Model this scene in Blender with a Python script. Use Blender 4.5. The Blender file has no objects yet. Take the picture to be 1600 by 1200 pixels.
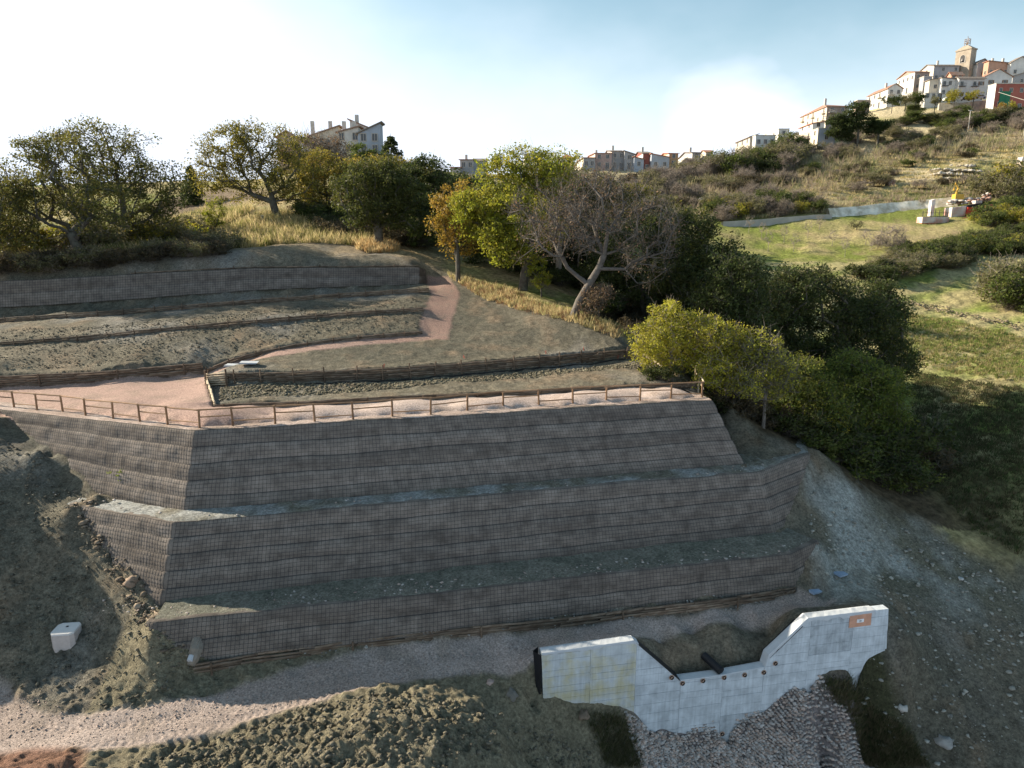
import bpy, math, random
import numpy as np
from mathutils import Vector, Matrix
R = math.radians
PI = math.pi
sc = bpy.context.scene
COL = sc.collection

# ------------------------------------------------------------------ camera
CZ = 10.4                      # drone height above the fenced platform (z = 0)
TH = R(12.0); CT, ST = math.cos(TH), math.sin(TH); F = 1081.0
cd = bpy.data.cameras.new('camera'); cam = bpy.data.objects.new('camera', cd); COL.objects.link(cam)
cam.location = (0, 0, CZ); cam.rotation_euler = (R(90) - TH, 0, 0)
cd.sensor_width = 36; cd.lens = 18 * F / 800; cd.clip_start = 0.5; cd.clip_end = 4000
sc.camera = cam

# ------------------------------------------------------------------ light
SUN_EL, SUN_AZ = R(25), R(20)        # sun to the left, a little ahead (angle forward from -X)
sdir = Vector((-math.cos(SUN_EL) * math.cos(SUN_AZ), math.cos(SUN_EL) * math.sin(SUN_AZ), math.sin(SUN_EL)))
w = bpy.data.worlds.new("World"); sc.world = w; w.use_nodes = True
nt = w.node_tree; nt.nodes.clear()
def N(nt, t, **k):
    n = nt.nodes.new(t)
    for a, v in k.items(): setattr(n, a, v)
    return n
sky = N(nt, 'ShaderNodeTexSky', sky_type='NISHITA', sun_disc=False)
sky.sun_elevation = SUN_EL
sky.sun_rotation = math.atan2(sdir.x, sdir.y)
sky.air_density = 1.0; sky.dust_density = 1.5; sky.ozone_density = 1.6
bg = N(nt, 'ShaderNodeBackground'); bg.inputs[1].default_value = 0.098
out = N(nt, 'ShaderNodeOutputWorld')
# thin high cloud and a cumulus bank low over the hill, by direction
tc = N(nt, 'ShaderNodeTexCoord')
nrm = N(nt, 'ShaderNodeVectorMath', operation='NORMALIZE'); nt.links.new(tc.outputs['Generated'], nrm.inputs[0])
sep = N(nt, 'ShaderNodeSeparateXYZ'); nt.links.new(nrm.outputs[0], sep.inputs[0])
def mth(nt, op, a, b=None, c=None, clamp=False):
    n = N(nt, 'ShaderNodeMath', operation=op); n.use_clamp = clamp
    for i, v in enumerate((a, b, c)):
        if v is None: continue
        if isinstance(v, (int, float)): n.inputs[i].default_value = v
        else: nt.links.new(v, n.inputs[i])
    return n.outputs[0]
mp = N(nt, 'ShaderNodeMapping'); mp.inputs['Scale'].default_value = (1, 1, 1.9)
nt.links.new(nrm.outputs[0], mp.inputs[0])
cn = N(nt, 'ShaderNodeTexNoise'); cn.inputs['Scale'].default_value = 4.2; cn.inputs['Detail'].default_value = 4; cn.inputs['Roughness'].default_value = .52
nt.links.new(mp.outputs[0], cn.inputs['Vector'])
# elevation-dependent cover: more cloud towards the horizon
el = sep.outputs['Z']
cover = mth(nt, 'MULTIPLY_ADD', el, -2.75, 1.20)
cov2 = mth(nt, 'ADD', cover, mth(nt, 'MULTIPLY_ADD', cn.outputs['Fac'], .4, -.2))
glow = N(nt, 'ShaderNodeVectorMath', operation='DOT_PRODUCT'); nt.links.new(nrm.outputs[0], glow.inputs[0]); glow.inputs[1].default_value = sdir
gl = mth(nt, 'POWER', mth(nt, 'MAXIMUM', glow.outputs['Value'], 0.0), 3.0)
bank = N(nt, 'ShaderNodeVectorMath', operation='DISTANCE'); nt.links.new(nrm.outputs[0], bank.inputs[0]); bank.inputs[1].default_value = (0.285, .95, .135)
bk = mth(nt, 'MULTIPLY', mth(nt, 'SUBTRACT', .10, mth(nt, 'ADD', bank.outputs['Value'], mth(nt, 'MULTIPLY_ADD', cn.outputs['Fac'], -.13, .065)), clamp=True), 9.0, clamp=True)
cm = mth(nt, 'ADD', mth(nt, 'MULTIPLY', bk, .55), mth(nt, 'MULTIPLY_ADD', gl, 1.25, cov2))
ramp = N(nt, 'ShaderNodeMapRange', interpolation_type='SMOOTHSTEP'); ramp.inputs[1].default_value = .35; ramp.inputs[2].default_value = 1.05
nt.links.new(cm, ramp.inputs[0])
cmul = N(nt, 'ShaderNodeMix', data_type='RGBA'); cmul.inputs[7].default_value = (4.75, 5.2, 5.95, 1)
nt.links.new(ramp.outputs[0], cmul.inputs[0])
tintn = N(nt, 'ShaderNodeMix', data_type='RGBA', blend_type='MULTIPLY'); tintn.inputs[0].default_value = 1; tintn.inputs[7].default_value = (.95, 1.02, .86, 1)
nt.links.new(sky.outputs[0], tintn.inputs[6]); nt.links.new(tintn.outputs[2], cmul.inputs[6])
nt.links.new(cmul.outputs[2], bg.inputs[0]); nt.links.new(bg.outputs[0], out.inputs[0])

sl = bpy.data.lights.new('sun', 'SUN'); sl.energy = 5.0; sl.angle = R(.5); sl.color = (1, .88, .70)
so = bpy.data.objects.new('sun', sl); COL.objects.link(so); so.rotation_euler = sdir.to_track_quat('Z', 'Y').to_euler(); so.location = (-40, 20, 60)
vs = sc.view_settings; vs.view_transform = 'Standard'; vs.look = 'None'; vs.exposure = 1.2; vs.gamma = 1; vs.use_curve_mapping = False
sc.cycles.max_bounces = 6; sc.cycles.diffuse_bounces = 3; sc.cycles.transmission_bounces = 4; sc.cycles.transparent_max_bounces = 8

# ------------------------------------------------------------------ helpers
def ray(px, py):
    v = py - 600.0
    return (px - 800.0, F * CT - v * ST, -(F * ST + v * CT))
def atY(px, py, Y):
    a, b, c = ray(px, py); k = Y / b
    return (a * k, Y, CZ + c * k)
def atZ(px, py, z):
    a, b, c = ray(px, py); k = (z - CZ) / c
    return (a * k, b * k, z)
def mpp(px, py, Y):           # metres per photo pixel at that distance
    a, b, c = ray(px, py)
    return Y / b
def tag(o, label=None, cat=None, group=None, kind=None):
    if label: o['label'] = label
    if cat: o['category'] = cat
    if group: o['group'] = group
    if kind: o['kind'] = kind
    return o
def empty(name, loc=(0, 0, 0), rz=0, **k):
    o = bpy.data.objects.new(name, None); COL.objects.link(o); o.location = loc; o.rotation_euler = (0, 0, rz)
    o.empty_display_size = .3
    return tag(o, **k)
def link(name, me, parent=None, loc=None, rot=None, scale=None):
    o = bpy.data.objects.new(name, me); COL.objects.link(o)
    if parent: o.parent = parent
    if loc is not None: o.location = loc
    if rot is not None: o.rotation_euler = rot
    if scale is not None: o.scale = scale
    return o
def mesh_np(name, V, Fc, mat=None, smooth=False, col=None):
    V = np.asarray(V, dtype=np.float32).reshape(-1, 3); Fc = np.asarray(Fc, dtype=np.int32)
    me = bpy.data.meshes.new(name); n = len(V); m, k = Fc.shape
    me.vertices.add(n); me.vertices.foreach_set('co', V.ravel())
    me.loops.add(m * k); me.loops.foreach_set('vertex_index', Fc.ravel())
    me.polygons.add(m); me.polygons.foreach_set('loop_start', np.arange(0, m * k, k, dtype=np.int32))
    me.polygons.foreach_set('loop_total', np.full(m, k, dtype=np.int32))
    if smooth: me.polygons.foreach_set('use_smooth', np.ones(m, dtype=bool))
    if col is not None:
        ca = me.color_attributes.new('Col', 'FLOAT_COLOR', 'POINT')
        c4 = np.ones((n, 4), dtype=np.float32); c4[:, :3] = col; ca.data.foreach_set('color', c4.ravel())
    me.update(calc_edges=True)
    if mat: me.materials.append(mat)
    return me
class MB:                     # small mesh collector
    def __init__(s): s.v = []; s.f = []
    def add(s, vs, fs):
        b = len(s.v); s.v += [tuple(v) for v in vs]; s.f += [tuple(b + i for i in f) for f in fs]; return s
    def box(s, x0, x1, y0, y1, z0, z1):
        return s.add([(x0, y0, z0), (x1, y0, z0), (x1, y1, z0), (x0, y1, z0), (x0, y0, z1), (x1, y0, z1), (x1, y1, z1), (x0, y1, z1)],
                     [(0, 3, 2, 1), (4, 5, 6, 7), (0, 1, 5, 4), (1, 2, 6, 5), (2, 3, 7, 6), (3, 0, 4, 7)])
    def tube(s, pts, rad, n=6, cap=True):
        pts = [Vector(p) for p in pts]
        if isinstance(rad, (int, float)): rad = [rad] * len(pts)
        vs = []; fs = []
        for i, p in enumerate(pts):
            d = (pts[min(i + 1, len(pts) - 1)] - pts[max(i - 1, 0)]).normalized()
            u = d.cross(Vector((0, 0, 1))) if abs(d.z) < .9 else d.cross(Vector((1, 0, 0)))
            u.normalize(); q = d.cross(u)
            for k in range(n):
                a = 2 * PI * k / n; vs.append(p + (u * math.cos(a) + q * math.sin(a)) * rad[i])
        for i in range(len(pts) - 1):
            for k in range(n):
                k2 = (k + 1) % n; fs.append((i * n + k, i * n + k2, (i + 1) * n + k2, (i + 1) * n + k))
        if cap:
            fs.append(tuple(range(n))[::-1]); fs.append(tuple((len(pts) - 1) * n + k for k in range(n)))
        return s.add(vs, fs)
    def prism(s, poly, y0, y1):      # polygon in (x,z) pushed along y
        n = len(poly)
        return s.add([(x, y0, z) for x, z in poly] + [(x, y1, z) for x, z in poly],
                     [tuple(range(n)), tuple(range(2 * n - 1, n - 1, -1))] + [(i, i + n, (i + 1) % n + n, (i + 1) % n) for i in range(n)])
    def mesh(s, name, mat=None, smooth=False):
        me = bpy.data.meshes.new(name); me.from_pydata(s.v, [], s.f); me.update()
        if smooth: me.polygons.foreach_set('use_smooth', [True] * len(me.polygons))
        if mat: me.materials.append(mat)
        return me
    def build(s, name, mat, parent=None, smooth=False, **k): return link(name, s.mesh(name, mat, smooth), parent, **k)

# numpy value noise
_rt = np.random.RandomState(7).rand(256, 256).astype(np.float32)
def vnoise(x, y):
    xi = np.floor(x).astype(np.int64); yi = np.floor(y).astype(np.int64)
    fx = x - xi; fy = y - yi; fx = fx * fx * (3 - 2 * fx); fy = fy * fy * (3 - 2 * fy)
    a = _rt[xi & 255, yi & 255]; b = _rt[(xi + 1) & 255, yi & 255]; c = _rt[xi & 255, (yi + 1) & 255]; d = _rt[(xi + 1) & 255, (yi + 1) & 255]
    return (a + (b - a) * fx) * (1 - fy) + (c + (d - c) * fx) * fy
def fbm(x, y, s, octv=4, off=0.0):
    x = np.asarray(x, dtype=np.float64) / s + off; y = np.asarray(y, dtype=np.float64) / s + off * 1.7; t = 0; a = .5
    for i in range(octv):
        t = t + a * (vnoise(x, y) - .5); x = x * 2.03 + 11.3; y = y * 2.03 + 5.1; a *= .5
    return t * 2            # about -1..1

# ------------------------------------------------------------------ materials
MATS = {}
def mat(name, col, rough=.85, bump=0, bscale=8, var=.25, vscale=3, attr=False, spec=.25, trans=0, detail=6, var2=0, v2scale=.5, col2=None, metallic=0, bdist=.05, orand=0, streak=0, band=1, grain=0):
    if name in MATS: return MATS[name]
    m = bpy.data.materials.new(name); m.use_nodes = True; t = m.node_tree; t.nodes.clear()
    o = N(t, 'ShaderNodeOutputMaterial'); b = N(t, 'ShaderNodeBsdfPrincipled')
    b.inputs['Roughness'].default_value = rough; b.inputs['Specular IOR Level'].default_value = spec; b.inputs['Metallic'].default_value = metallic
    tc = N(t, 'ShaderNodeTexCoord')
    n1 = N(t, 'ShaderNodeTexNoise'); n1.inputs['Scale'].default_value = vscale; n1.inputs['Detail'].default_value = detail; n1.inputs['Roughness'].default_value = .62
    t.links.new(tc.outputs['Object'], n1.inputs['Vector'])
    mr = N(t, 'ShaderNodeMapRange'); mr.inputs[1].default_value = .25; mr.inputs[2].default_value = .75; mr.inputs[3].default_value = 1 - var; mr.inputs[4].default_value = 1 + var
    t.links.new(n1.outputs['Fac'], mr.inputs[0])
    if attr:
        at = N(t, 'ShaderNodeAttribute', attribute_name='Col'); base = at.outputs['Color']
    else:
        rgb = N(t, 'ShaderNodeRGB'); rgb.outputs[0].default_value = (*col, 1); base = rgb.outputs[0]
    if col2 is not None:
        n2 = N(t, 'ShaderNodeTexNoise'); n2.inputs['Scale'].default_value = v2scale; n2.inputs['Detail'].default_value = 5; n2.inputs['Roughness'].default_value = .6
        mp2 = N(t, 'ShaderNodeMapping'); mp2.inputs['Scale'].default_value = (1, 1, band); t.links.new(tc.outputs['Object'], mp2.inputs[0]); t.links.new(mp2.outputs[0], n2.inputs['Vector'])
        m2 = N(t, 'ShaderNodeMapRange'); m2.inputs[1].default_value = .42; m2.inputs[2].default_value = .62; m2.inputs[4].default_value = var2 or 1
        t.links.new(n2.outputs['Fac'], m2.inputs[0])
        mx = N(t, 'ShaderNodeMix', data_type='RGBA'); t.links.new(m2.outputs[0], mx.inputs[0]); t.links.new(base, mx.inputs[6]); mx.inputs[7].default_value = (*col2, 1)
        base = mx.outputs[2]
    fac = mr.outputs[0]
    if grain:
        n3 = N(t, 'ShaderNodeTexNoise'); n3.inputs['Scale'].default_value = grain; n3.inputs['Detail'].default_value = 3; n3.inputs['Roughness'].default_value = .7; t.links.new(tc.outputs['Object'], n3.inputs['Vector'])
        g3 = N(t, 'ShaderNodeMapRange'); g3.inputs[1].default_value = .3; g3.inputs[2].default_value = .7; g3.inputs[3].default_value = .55; g3.inputs[4].default_value = 1.5; t.links.new(n3.outputs['Fac'], g3.inputs[0]); fac = mth(t, 'MULTIPLY', fac, g3.outputs[0])
    if orand:
        oi = N(t, 'ShaderNodeObjectInfo'); fac = mth(t, 'MULTIPLY', fac, mth(t, 'MULTIPLY_ADD', oi.outputs['Random'], 2 * orand, 1 - orand))
    if streak:
        sm_ = N(t, 'ShaderNodeMapping'); sm_.inputs['Scale'].default_value = (6, 6, .45); t.links.new(tc.outputs['Object'], sm_.inputs[0])
        sn = N(t, 'ShaderNodeTexNoise'); sn.inputs['Scale'].default_value = 1.3; sn.inputs['Detail'].default_value = 5; t.links.new(sm_.outputs[0], sn.inputs['Vector'])
        sr = N(t, 'ShaderNodeMapRange'); sr.inputs[1].default_value = .35; sr.inputs[2].default_value = .62; sr.inputs[3].default_value = 1 - streak; sr.inputs[4].default_value = 1.04; t.links.new(sn.outputs['Fac'], sr.inputs[0]); fac = mth(t, 'MULTIPLY', fac, sr.outputs[0])
    vm = N(t, 'ShaderNodeVectorMath', operation='SCALE'); t.links.new(base, vm.inputs[0]); t.links.new(fac, vm.inputs['Scale'])
    t.links.new(vm.outputs[0], b.inputs['Base Color'])
    if bump:
        nb = N(t, 'ShaderNodeTexNoise'); nb.inputs['Scale'].default_value = bscale; nb.inputs['Detail'].default_value = 6; nb.inputs['Roughness'].default_value = .7
        t.links.new(tc.outputs['Object'], nb.inputs['Vector'])
        bu = N(t, 'ShaderNodeBump'); bu.inputs['Strength'].default_value = bump; bu.inputs['Distance'].default_value = bdist
        t.links.new(nb.outputs['Fac'], bu.inputs['Height']); t.links.new(bu.outputs[0], b.inputs['Normal'])
    if trans:
        tr = N(t, 'ShaderNodeBsdfTranslucent'); t.links.new(vm.outputs[0], tr.inputs[0])
        ms = N(t, 'ShaderNodeMixShader'); ms.inputs[0].default_value = trans; t.links.new(b.outputs[0], ms.inputs[1]); t.links.new(tr.outputs[0], ms.inputs[2])
        t.links.new(ms.outputs[0], o.inputs[0])
    else: t.links.new(b.outputs[0], o.inputs[0])
    MATS[name] = m
    return m

M_SOIL = mat('soil', (.15, .135, .10), .95, 1.0, 13, .38, 2.2, attr=True, spec=.1, bdist=.13, grain=7)
M_GRAVEL = mat('pink_gravel', (.4, .3, .26), .95, .8, 14, .25, 9, attr=True, spec=.1, bdist=.06, grain=11)
M_GRASS = mat('grass_ground', (.1, .12, .04), .95, 1, 3, .35, 1.2, attr=True, spec=.05, bdist=.25, grain=2.2)
M_FACE = mat('facing_earth', (.19, .162, .138), .95, .8, 16, .42, 1.6, col2=(.12, .10, .085), v2scale=.35, var2=.6, band=5, orand=.12, spec=.1, bdist=.04)
M_WIRE = mat('rusty_wire', (.045, .040, .040), .7, 0, 1, .2, 3)
M_LOG = mat('chestnut_log', (.12, .078, .052), .85, .5, 20, .4, 5, col2=(.17, .135, .10), v2scale=1.2, orand=.35)
M_LOGPALE = mat('peeled_log', (.42, .34, .24), .8, .4, 20, .3, 5)
M_FENCE = mat('fence_wood', (.21, .115, .06), .8, .5, 22, .35, 6, col2=(.27, .17, .10), v2scale=2, orand=.25)
M_CONC = mat('formed_concrete', (.52, .56, .59), .85, .25, 14, .16, 1.5, col2=(.34, .37, .39), v2scale=1.3, var2=.6, spec=.2, bdist=.02, orand=.02, streak=.12)
M_CONCY = mat('stained_concrete', (.46, .49, .50), .85, .25, 14, .18, 1.5, col2=(.47, .44, .30), v2scale=.9, spec=.2, bdist=.02, orand=.02, streak=.12)
M_CONCD = mat('damp_concrete', (.45, .49, .52), .85, .25, 14, .2, 1.5, col2=(.22, .24, .25), v2scale=1.5, var2=.8, spec=.2, bdist=.02, orand=.02, streak=.15)
M_TEX = mat('white_geotextile', (.46, .48, .50), .8, .4, 6, .12, 2)
M_BLACK = mat('black_membrane', (.015, .015, .017), .5, .2, 8, .2, 3)
M_STONE = mat('pale_stone', (.42, .38, .36), .9, .5, 7, .3, 3, attr=True)
M_BARK = mat('oak_bark', (.085, .07, .055), .95, .8, 8, .35, 3, col2=(.12, .115, .09), v2scale=1.4)
M_BARKG = mat('grey_bark', (.135, .12, .105), .9, .6, 8, .35, 2.5, col2=(.11, .095, .08), v2scale=1.2)
M_BARKP = mat('pale_twig_bark', (.25, .21, .17), .9, .3, 8, .3, 2.5)
M_LEAF = mat('leaf', (.1, .1, .03), .6, 0, 1, .28, .9, attr=True, spec=.3, trans=.5, detail=2)
M_DRY = mat('dry_grass', (.3, .22, .1), .8, 0, 1, .25, 1, attr=True, spec=.1, trans=.48)

# ------------------------------------------------------------------ wall lines of the reinforced mound
def P(lst, z): return [atZ(x, y, z) for x, y in lst]
def offset_line(pts, d):
    """shift a plan polyline sideways (positive = towards the camera side, right of travel)"""
    out = []
    for i, p in enumerate(pts):
        a = Vector(pts[max(i - 1, 0)][:2]); b = Vector(p[:2]); c = Vector(pts[min(i + 1, len(pts) - 1)][:2])
        d1 = (b - a).normalized() if i > 0 else (c - b).normalized(); d2 = (c - b).normalized() if i < len(pts) - 1 else d1
        n1 = Vector((d1.y, -d1.x)); n2 = Vector((d2.y, -d2.x)); n = (n1 + n2)
        n = n / max(n.dot(n1), .5)
        out.append((b.x + n.x * d, b.y + n.y * d, p[2]))
    return out
ZU, ZM, ZL, ZB = 0.0, -4.0, -7.6, -9.35
UT = [atZ(-190, 622, -.9), atZ(0, 639, -.6), atZ(305, 673, 0), atZ(1112, 625, 0)]
e = Vector(UT[-1]); UT.append((e.x - 1.5, e.y + 7, 0.0))
MT = [atZ(10, 768, -4.45), atZ(110, 788, -4.25)] + P([(270, 816), (1186, 737), (1264, 709)], ZM)
e = Vector(MT[-1]); MT.append((e.x + 1.2, e.y + 3.5, ZM))
LT = P([(130, 955), (240, 973), (1235, 866), (1278, 845)], ZL)
def drop(line, d, z): return [(x, y, z) for x, y, _ in offset_line(line, d)]
UB = drop(UT, 1.75, ZM - .15); MB_ = drop(MT, 1.7, ZL - .15); LB = drop(LT, .5, ZB - .2); LB[0] = (LB[0][0], LB[0][1] - .35, LB[0][2]); LB[1] = (LB[1][0] - .05, LB[1][1] - .3, LB[1][2])
BWT = [atY(-190, 452, 67), atY(0, 440, 69), atY(200, 429, 70.6), atY(400, 419.5, 71.8), atY(655, 418, 73.6), atY(664, 421, 75)]
BWB = [atY(-190, 497, 66.4), atY(0, 481, 68.4), atY(200, 468, 70), atY(400, 453, 71.2), atY(655, 443, 73.0), atY(666, 443, 74.6)]
TA = [atY(-160, 514, 61.5), atY(0, 505, 63.2), atY(175, 493, 64.3), atY(400, 475, 65.5), atY(560, 464, 67.3), atY(670, 457, 68.5)]
TB = [atY(-160, 555, 54.8), atY(0, 543, 56.2), atY(130, 534, 56.8), atY(230, 523, 57.3), atY(400, 508, 58.5), atY(540, 496, 60.5), atY(662, 488, 62)]
TC1 = [atZ(-170, 610, -.85), atZ(0, 606, -.6), atZ(150, 600, -.3), atZ(262, 590, -.05), atZ(318, 585, .15)]
TC2 = [atZ(318, 585, .15), atY(360, 569, 52.6), atY(400, 557, 53.6), atY(470, 543, 54.8), atY(560, 532, 56), atY(660, 524, 57.5)]
TDb = [atZ(326, 603, .1), atZ(356, 602, .3), atZ(450, 600, .35), atZ(600, 594, .35), atZ(720, 585, .4), atZ(860, 573, .45), atZ(985, 562, .5)]
TE = [atZ(337, 640, 0), atZ(450, 637, 0), atZ(600, 628, 0), atZ(760, 622, 0), atZ(940, 611, 0), atZ(1092, 605, 0)]
TS = [atZ(326, 603, .1), atZ(331, 620, 0), atZ(337, 640, 0)]
TF = [atZ(x, y, -9.95) for x, y in [(304, 1053), (400, 1037), (500, 1023), (600, 1008), (720, 995), (850, 983), (1000, 964), (1130, 948), (1242, 931)]]

# check dam: a vertical plane; s runs along it to the right
DP = Vector(atZ(846, 1021, -9.2)).xy; DQ = Vector(atZ(1388, 951, -8.9)).xy
DU = (DQ - DP).normalized(); DN = Vector((DU.y, -DU.x))       # DN points to the camera side
def dam(px, py):
    a, b, c = ray(px, py); k = DP.dot(DN) / (a * DN.x + b * DN.y)
    p = Vector((a * k, b * k)); return ((p - DP).dot(DU), CZ + c * k)
def dam_w(s, z, out=0.0):
    p = DP + DU * s + DN * out; return (p.x, p.y, z)

def dense(pts, step):
    out = [pts[0]]
    for a, b in zip(pts[:-1], pts[1:]):
        A, B = Vector(a), Vector(b); n = max(1, int((B - A).length / step))
        out += [tuple(A.lerp(B, i / n)) for i in range(1, n + 1)]
    return out
def proj(p):
    dx, dy, dz = p[0], p[1], p[2] - CZ; w = dy * CT - dz * ST; return (800 + F * dx / w, 600 - F * (dy * ST + dz * CT) / w)
def proj_np(G):
    dx, dy, dz = G[..., 0], G[..., 1], G[..., 2] - CZ; w = dy * CT - dz * ST; return np.stack([800 + F * dx / w, 600 - F * (dy * ST + dz * CT) / w], -1)
def wall_line(top, bot, step):
    """matching samples along top and bottom lines, split per straight run so corners stay crisp"""
    T = []; B = []; S = []; s0 = 0
    for k in range(len(top) - 1):
        a, b, c, d = map(Vector, (top[k], top[k + 1], bot[k], bot[k + 1])); L = ((b - a).length + (d - c).length) / 2; m = 2 * max(1, round(L / step / 2))
        rng = range(m + 1) if k == len(top) - 2 else range(m)
        for i in rng: T.append(a.lerp(b, i / m)); B.append(c.lerp(d, i / m)); S.append(s0 + L * i / m)
        s0 += L
    return np.array(T), np.array(B), np.array(S)
pins = []
def pin(pts): pins.extend([tuple(p) for p in pts])
def step_pin(line, h, back=.28, front=.12, dn=0):
    ln = dense(line, 2.0)
    for p, q in zip(offset_line(ln, front), offset_line(ln, -back)):
        pin([(p[0], p[1], p[2] - dn), (q[0], q[1], q[2] + h)])
# mound core, pulled back behind the facing
for top, bot, zt, zb, xa, xb in ((UT, UB, ZU, ZM, -99, 150), (MT, MB_, ZM, ZL, 118, 243), (LT, LB, ZL, ZB, 243, 306)):
    t = dense(top, 1.6); b = dense(bot, 1.6)
    pin([(x, y, z_ - .10) for x, y, z_ in offset_line(t, -.55) if xa < proj((x, y, zt))[0] < 1258])
    pin([(x, y, zb - .12) for x, y, _ in offset_line(b, -.6) if xb < proj((x, y, zb))[0] < (1200 if zt < -1 else 1800)])
pin([(x, y, -10.12) for x, y, _ in offset_line(dense(TF, 1.5), .9)])
# where the side slopes lap over the faces
def on_face(px, py, top, bot, out=.12):
    T, B, S = wall_line(top, bot, .3); tt = np.linspace(0, 1, 40)[:, None, None]
    G = T[None] + (B - T)[None] * tt; p = proj_np(G); d = (p[..., 0] - px) ** 2 + (p[..., 1] - py) ** 2
    k = np.unravel_index(np.argmin(d), d.shape); q = G[k]; j = min(k[1], len(T) - 2); e = T[j + 1] - T[j]; n = np.array([e[1], -e[0]]) / math.hypot(e[0], e[1])
    return (q[0] + n[0] * out, q[1] + n[1] * out, q[2]), S[k[1]]
CUT = {}
for nm, top, bot, L in (('U', UT, UB, [(0, 653), (20, 669), (40, 684), (60, 700), (82, 718), (110, 742), (130, 758), (150, 774)]), ('M', MT, MB_, [(112, 791), (130, 813), (150, 838), (170, 862), (190, 885), (212, 911), (236, 937)]),
                        ('L', LT, LB, [(243, 981), (262, 1005), (280, 1022), (300, 1040)]), ('MR', MT, MB_, [(1266, 728), (1265, 750), (1262, 771), (1250, 802), (1228, 828), (1208, 846)]), ('LR', LT, LB, [(1276, 849), (1268, 864), (1260, 880), (1252, 900), (1243, 917)])):
    ss = []
    for x, y in L:
        q, s_ = on_face(x, y, top, bot); pin([q]); ss.append(s_)
    CUT[nm] = (ss[0], ss[-1])
# platform, bed and terraces
pin([atZ(60, 622, -.48), atZ(150, 625, -.3), atZ(230, 640, -.15), atZ(280, 620, 0), atZ(200, 610, -.15), atZ(420, 650, 0), atZ(560, 642, 0), atZ(700, 635, 0), atZ(850, 628, 0), atZ(1000, 620, 0), atZ(1090, 615, 0)])
for L in (TC1, TC2, TB, TA, TDb, TE, TF): pin(dense(L, 2.5))
STEPS = [(TC1 + TC2[1:], [.9, .9, .9, .9, .6, .35, .32, .32, .32, .3], 3.5), (TB, .38, 3), (TA, .38, 3), (TDb, .85, 3.5), (TE, .28, 3), (TF, .42, .8), (TS[::-1], .35, 2)]
pin([atZ(400, 620, .3), atZ(700, 605, .35), atZ(900, 592, .4), atZ(1040, 588, .4)])
for a, b in zip(dense(BWT, 3), dense(BWB, 3)): pass
for p in offset_line(dense(BWT, .8), -.6): pin([(p[0], p[1], p[2] - .06)])
for p in offset_line(dense(BWB, 3), .2): pin([p])
for p in offset_line(dense(BWB, .8), -.3): pin([(p[0], p[1], p[2] - .1)])
pin([atY(0, 575, 51.8), atY(200, 565, 52.6), atY(300, 560, 53), atY(60, 520, 59.3), atY(300, 500, 60.5), atY(560, 480, 64.5), atY(100, 490, 65.6), atY(500, 465, 68)])
pin([atY(700, 541, 55.5), atY(850, 535, 57.5), atY(985, 530, 58.5), atY(500, 560, 52.5), atY(400, 574, 49.8), atY(360, 583, 49.2)])
pin([atY(690, 528, 57.2), atY(695, 500, 61.5), atY(700, 470, 67), atY(695, 445, 72), atY(688, 428, 76)])
pin([atY(780, 500, 62), atY(900, 500, 60.5), atY(760, 470, 68), atY(960, 515, 59.5), atY(820, 455, 71), atY(890, 490, 61.8)])
pin([atZ(1085, 598, .3), (13.3, 50, .3), (12.0, 54, 1.0), (15.5, 47.5, -1.3), (17.2, 46, -3.2), (16, 51, -2.3), (14.8, 56, -1.2), (13, 61, 1.0)])
# forest gully and its banks
pin([(20, 50, -4.6), (18, 56, -3.6), (16, 63, -1.3), (24, 49, -6), (10, 70, 2.6), (20, 64, -3), (27, 58, -6.2), (30, 66, -5.5), (22, 78, 0), (36, 62, -6.6), (38, 74, -5), (8, 82, 5.5), (30, 90, 0), (20, 100, 5), (15, 120, 11)])
# right: return, white track, field
pin([(21.5, 46.5, -4.2), (20.5, 44.3, -5.9), (23, 44.5, -6.4)])
pin([atZ(1280, 770, -6.2), atZ(1350, 800, -7.6), atZ(1450, 850, -9.4), atZ(1530, 900, -10.6), atZ(1600, 930, -11.4), atZ(1700, 960, -12.4)])
pin([atZ(1290, 850, -8.3), atZ(1300, 900, -9.5), atZ(1400, 900, -10.3), atZ(1480, 960, -11.4), atZ(1420, 930, -10.6), atZ(1290, 940, -10.2)])
pin([atZ(1400, 745, -7.4), atZ(1500, 820, -9.0), atZ(1600, 885, -10.2), atY(1500, 700, 55), atY(1600, 760, 48), atY(1600, 600, 70), atY(1600, 500, 100), atY(1420, 560, 82), atY(1500, 600, 72), atY(1350, 462, 112), atY(1600, 400, 135), atY(1500, 430, 124), atY(1330, 445, 115), atY(1450, 480, 107), atY(1600, 450, 118)])
pin([atY(1160, 395, 150), atY(1150, 352, 175), atY(1440, 342, 175), atY(1600, 330, 168), atY(1250, 340, 178), atY(1300, 400, 143), atY(1400, 375, 155), atY(1480, 385, 148), atY(1600, 370, 150)])
pin([atY(1240, 280, 215), atY(1400, 230, 240), atY(1600, 220, 225), atY(1600, 262, 200), atY(1400, 285, 203), atY(1500, 250, 215), atY(1050, 330, 190), atY(1050, 275, 235), atY(1150, 265, 235), atY(1150, 310, 200), atY(1340, 207, 258), atY(1400, 168, 282), atY(1500, 175, 268), atY(1540, 160, 276), atY(1600, 176, 258), atY(1280, 228, 250), atY(1200, 245, 248), atY(1510, 128, 305), atY(1600, 125, 300), atY(1450, 140, 300), atY(1320, 185, 285)])
pin([atY(1210, 234, 290), atY(1240, 227, 276), atY(1160, 242, 290), atY(1280, 216, 290), atY(1100, 262, 300)])
pin([(260, 430, 66), (120, 420, 40), (170, 380, 56), (-200, 400, 38), (0, 400, 38), (400, 500, 75), (0, 1100, 20), (600, 1100, 40), (-700, 900, 15), (-150, 260, 29), (330, 260, 60), (180, 160, 22), (120, 90, 4)])
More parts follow.
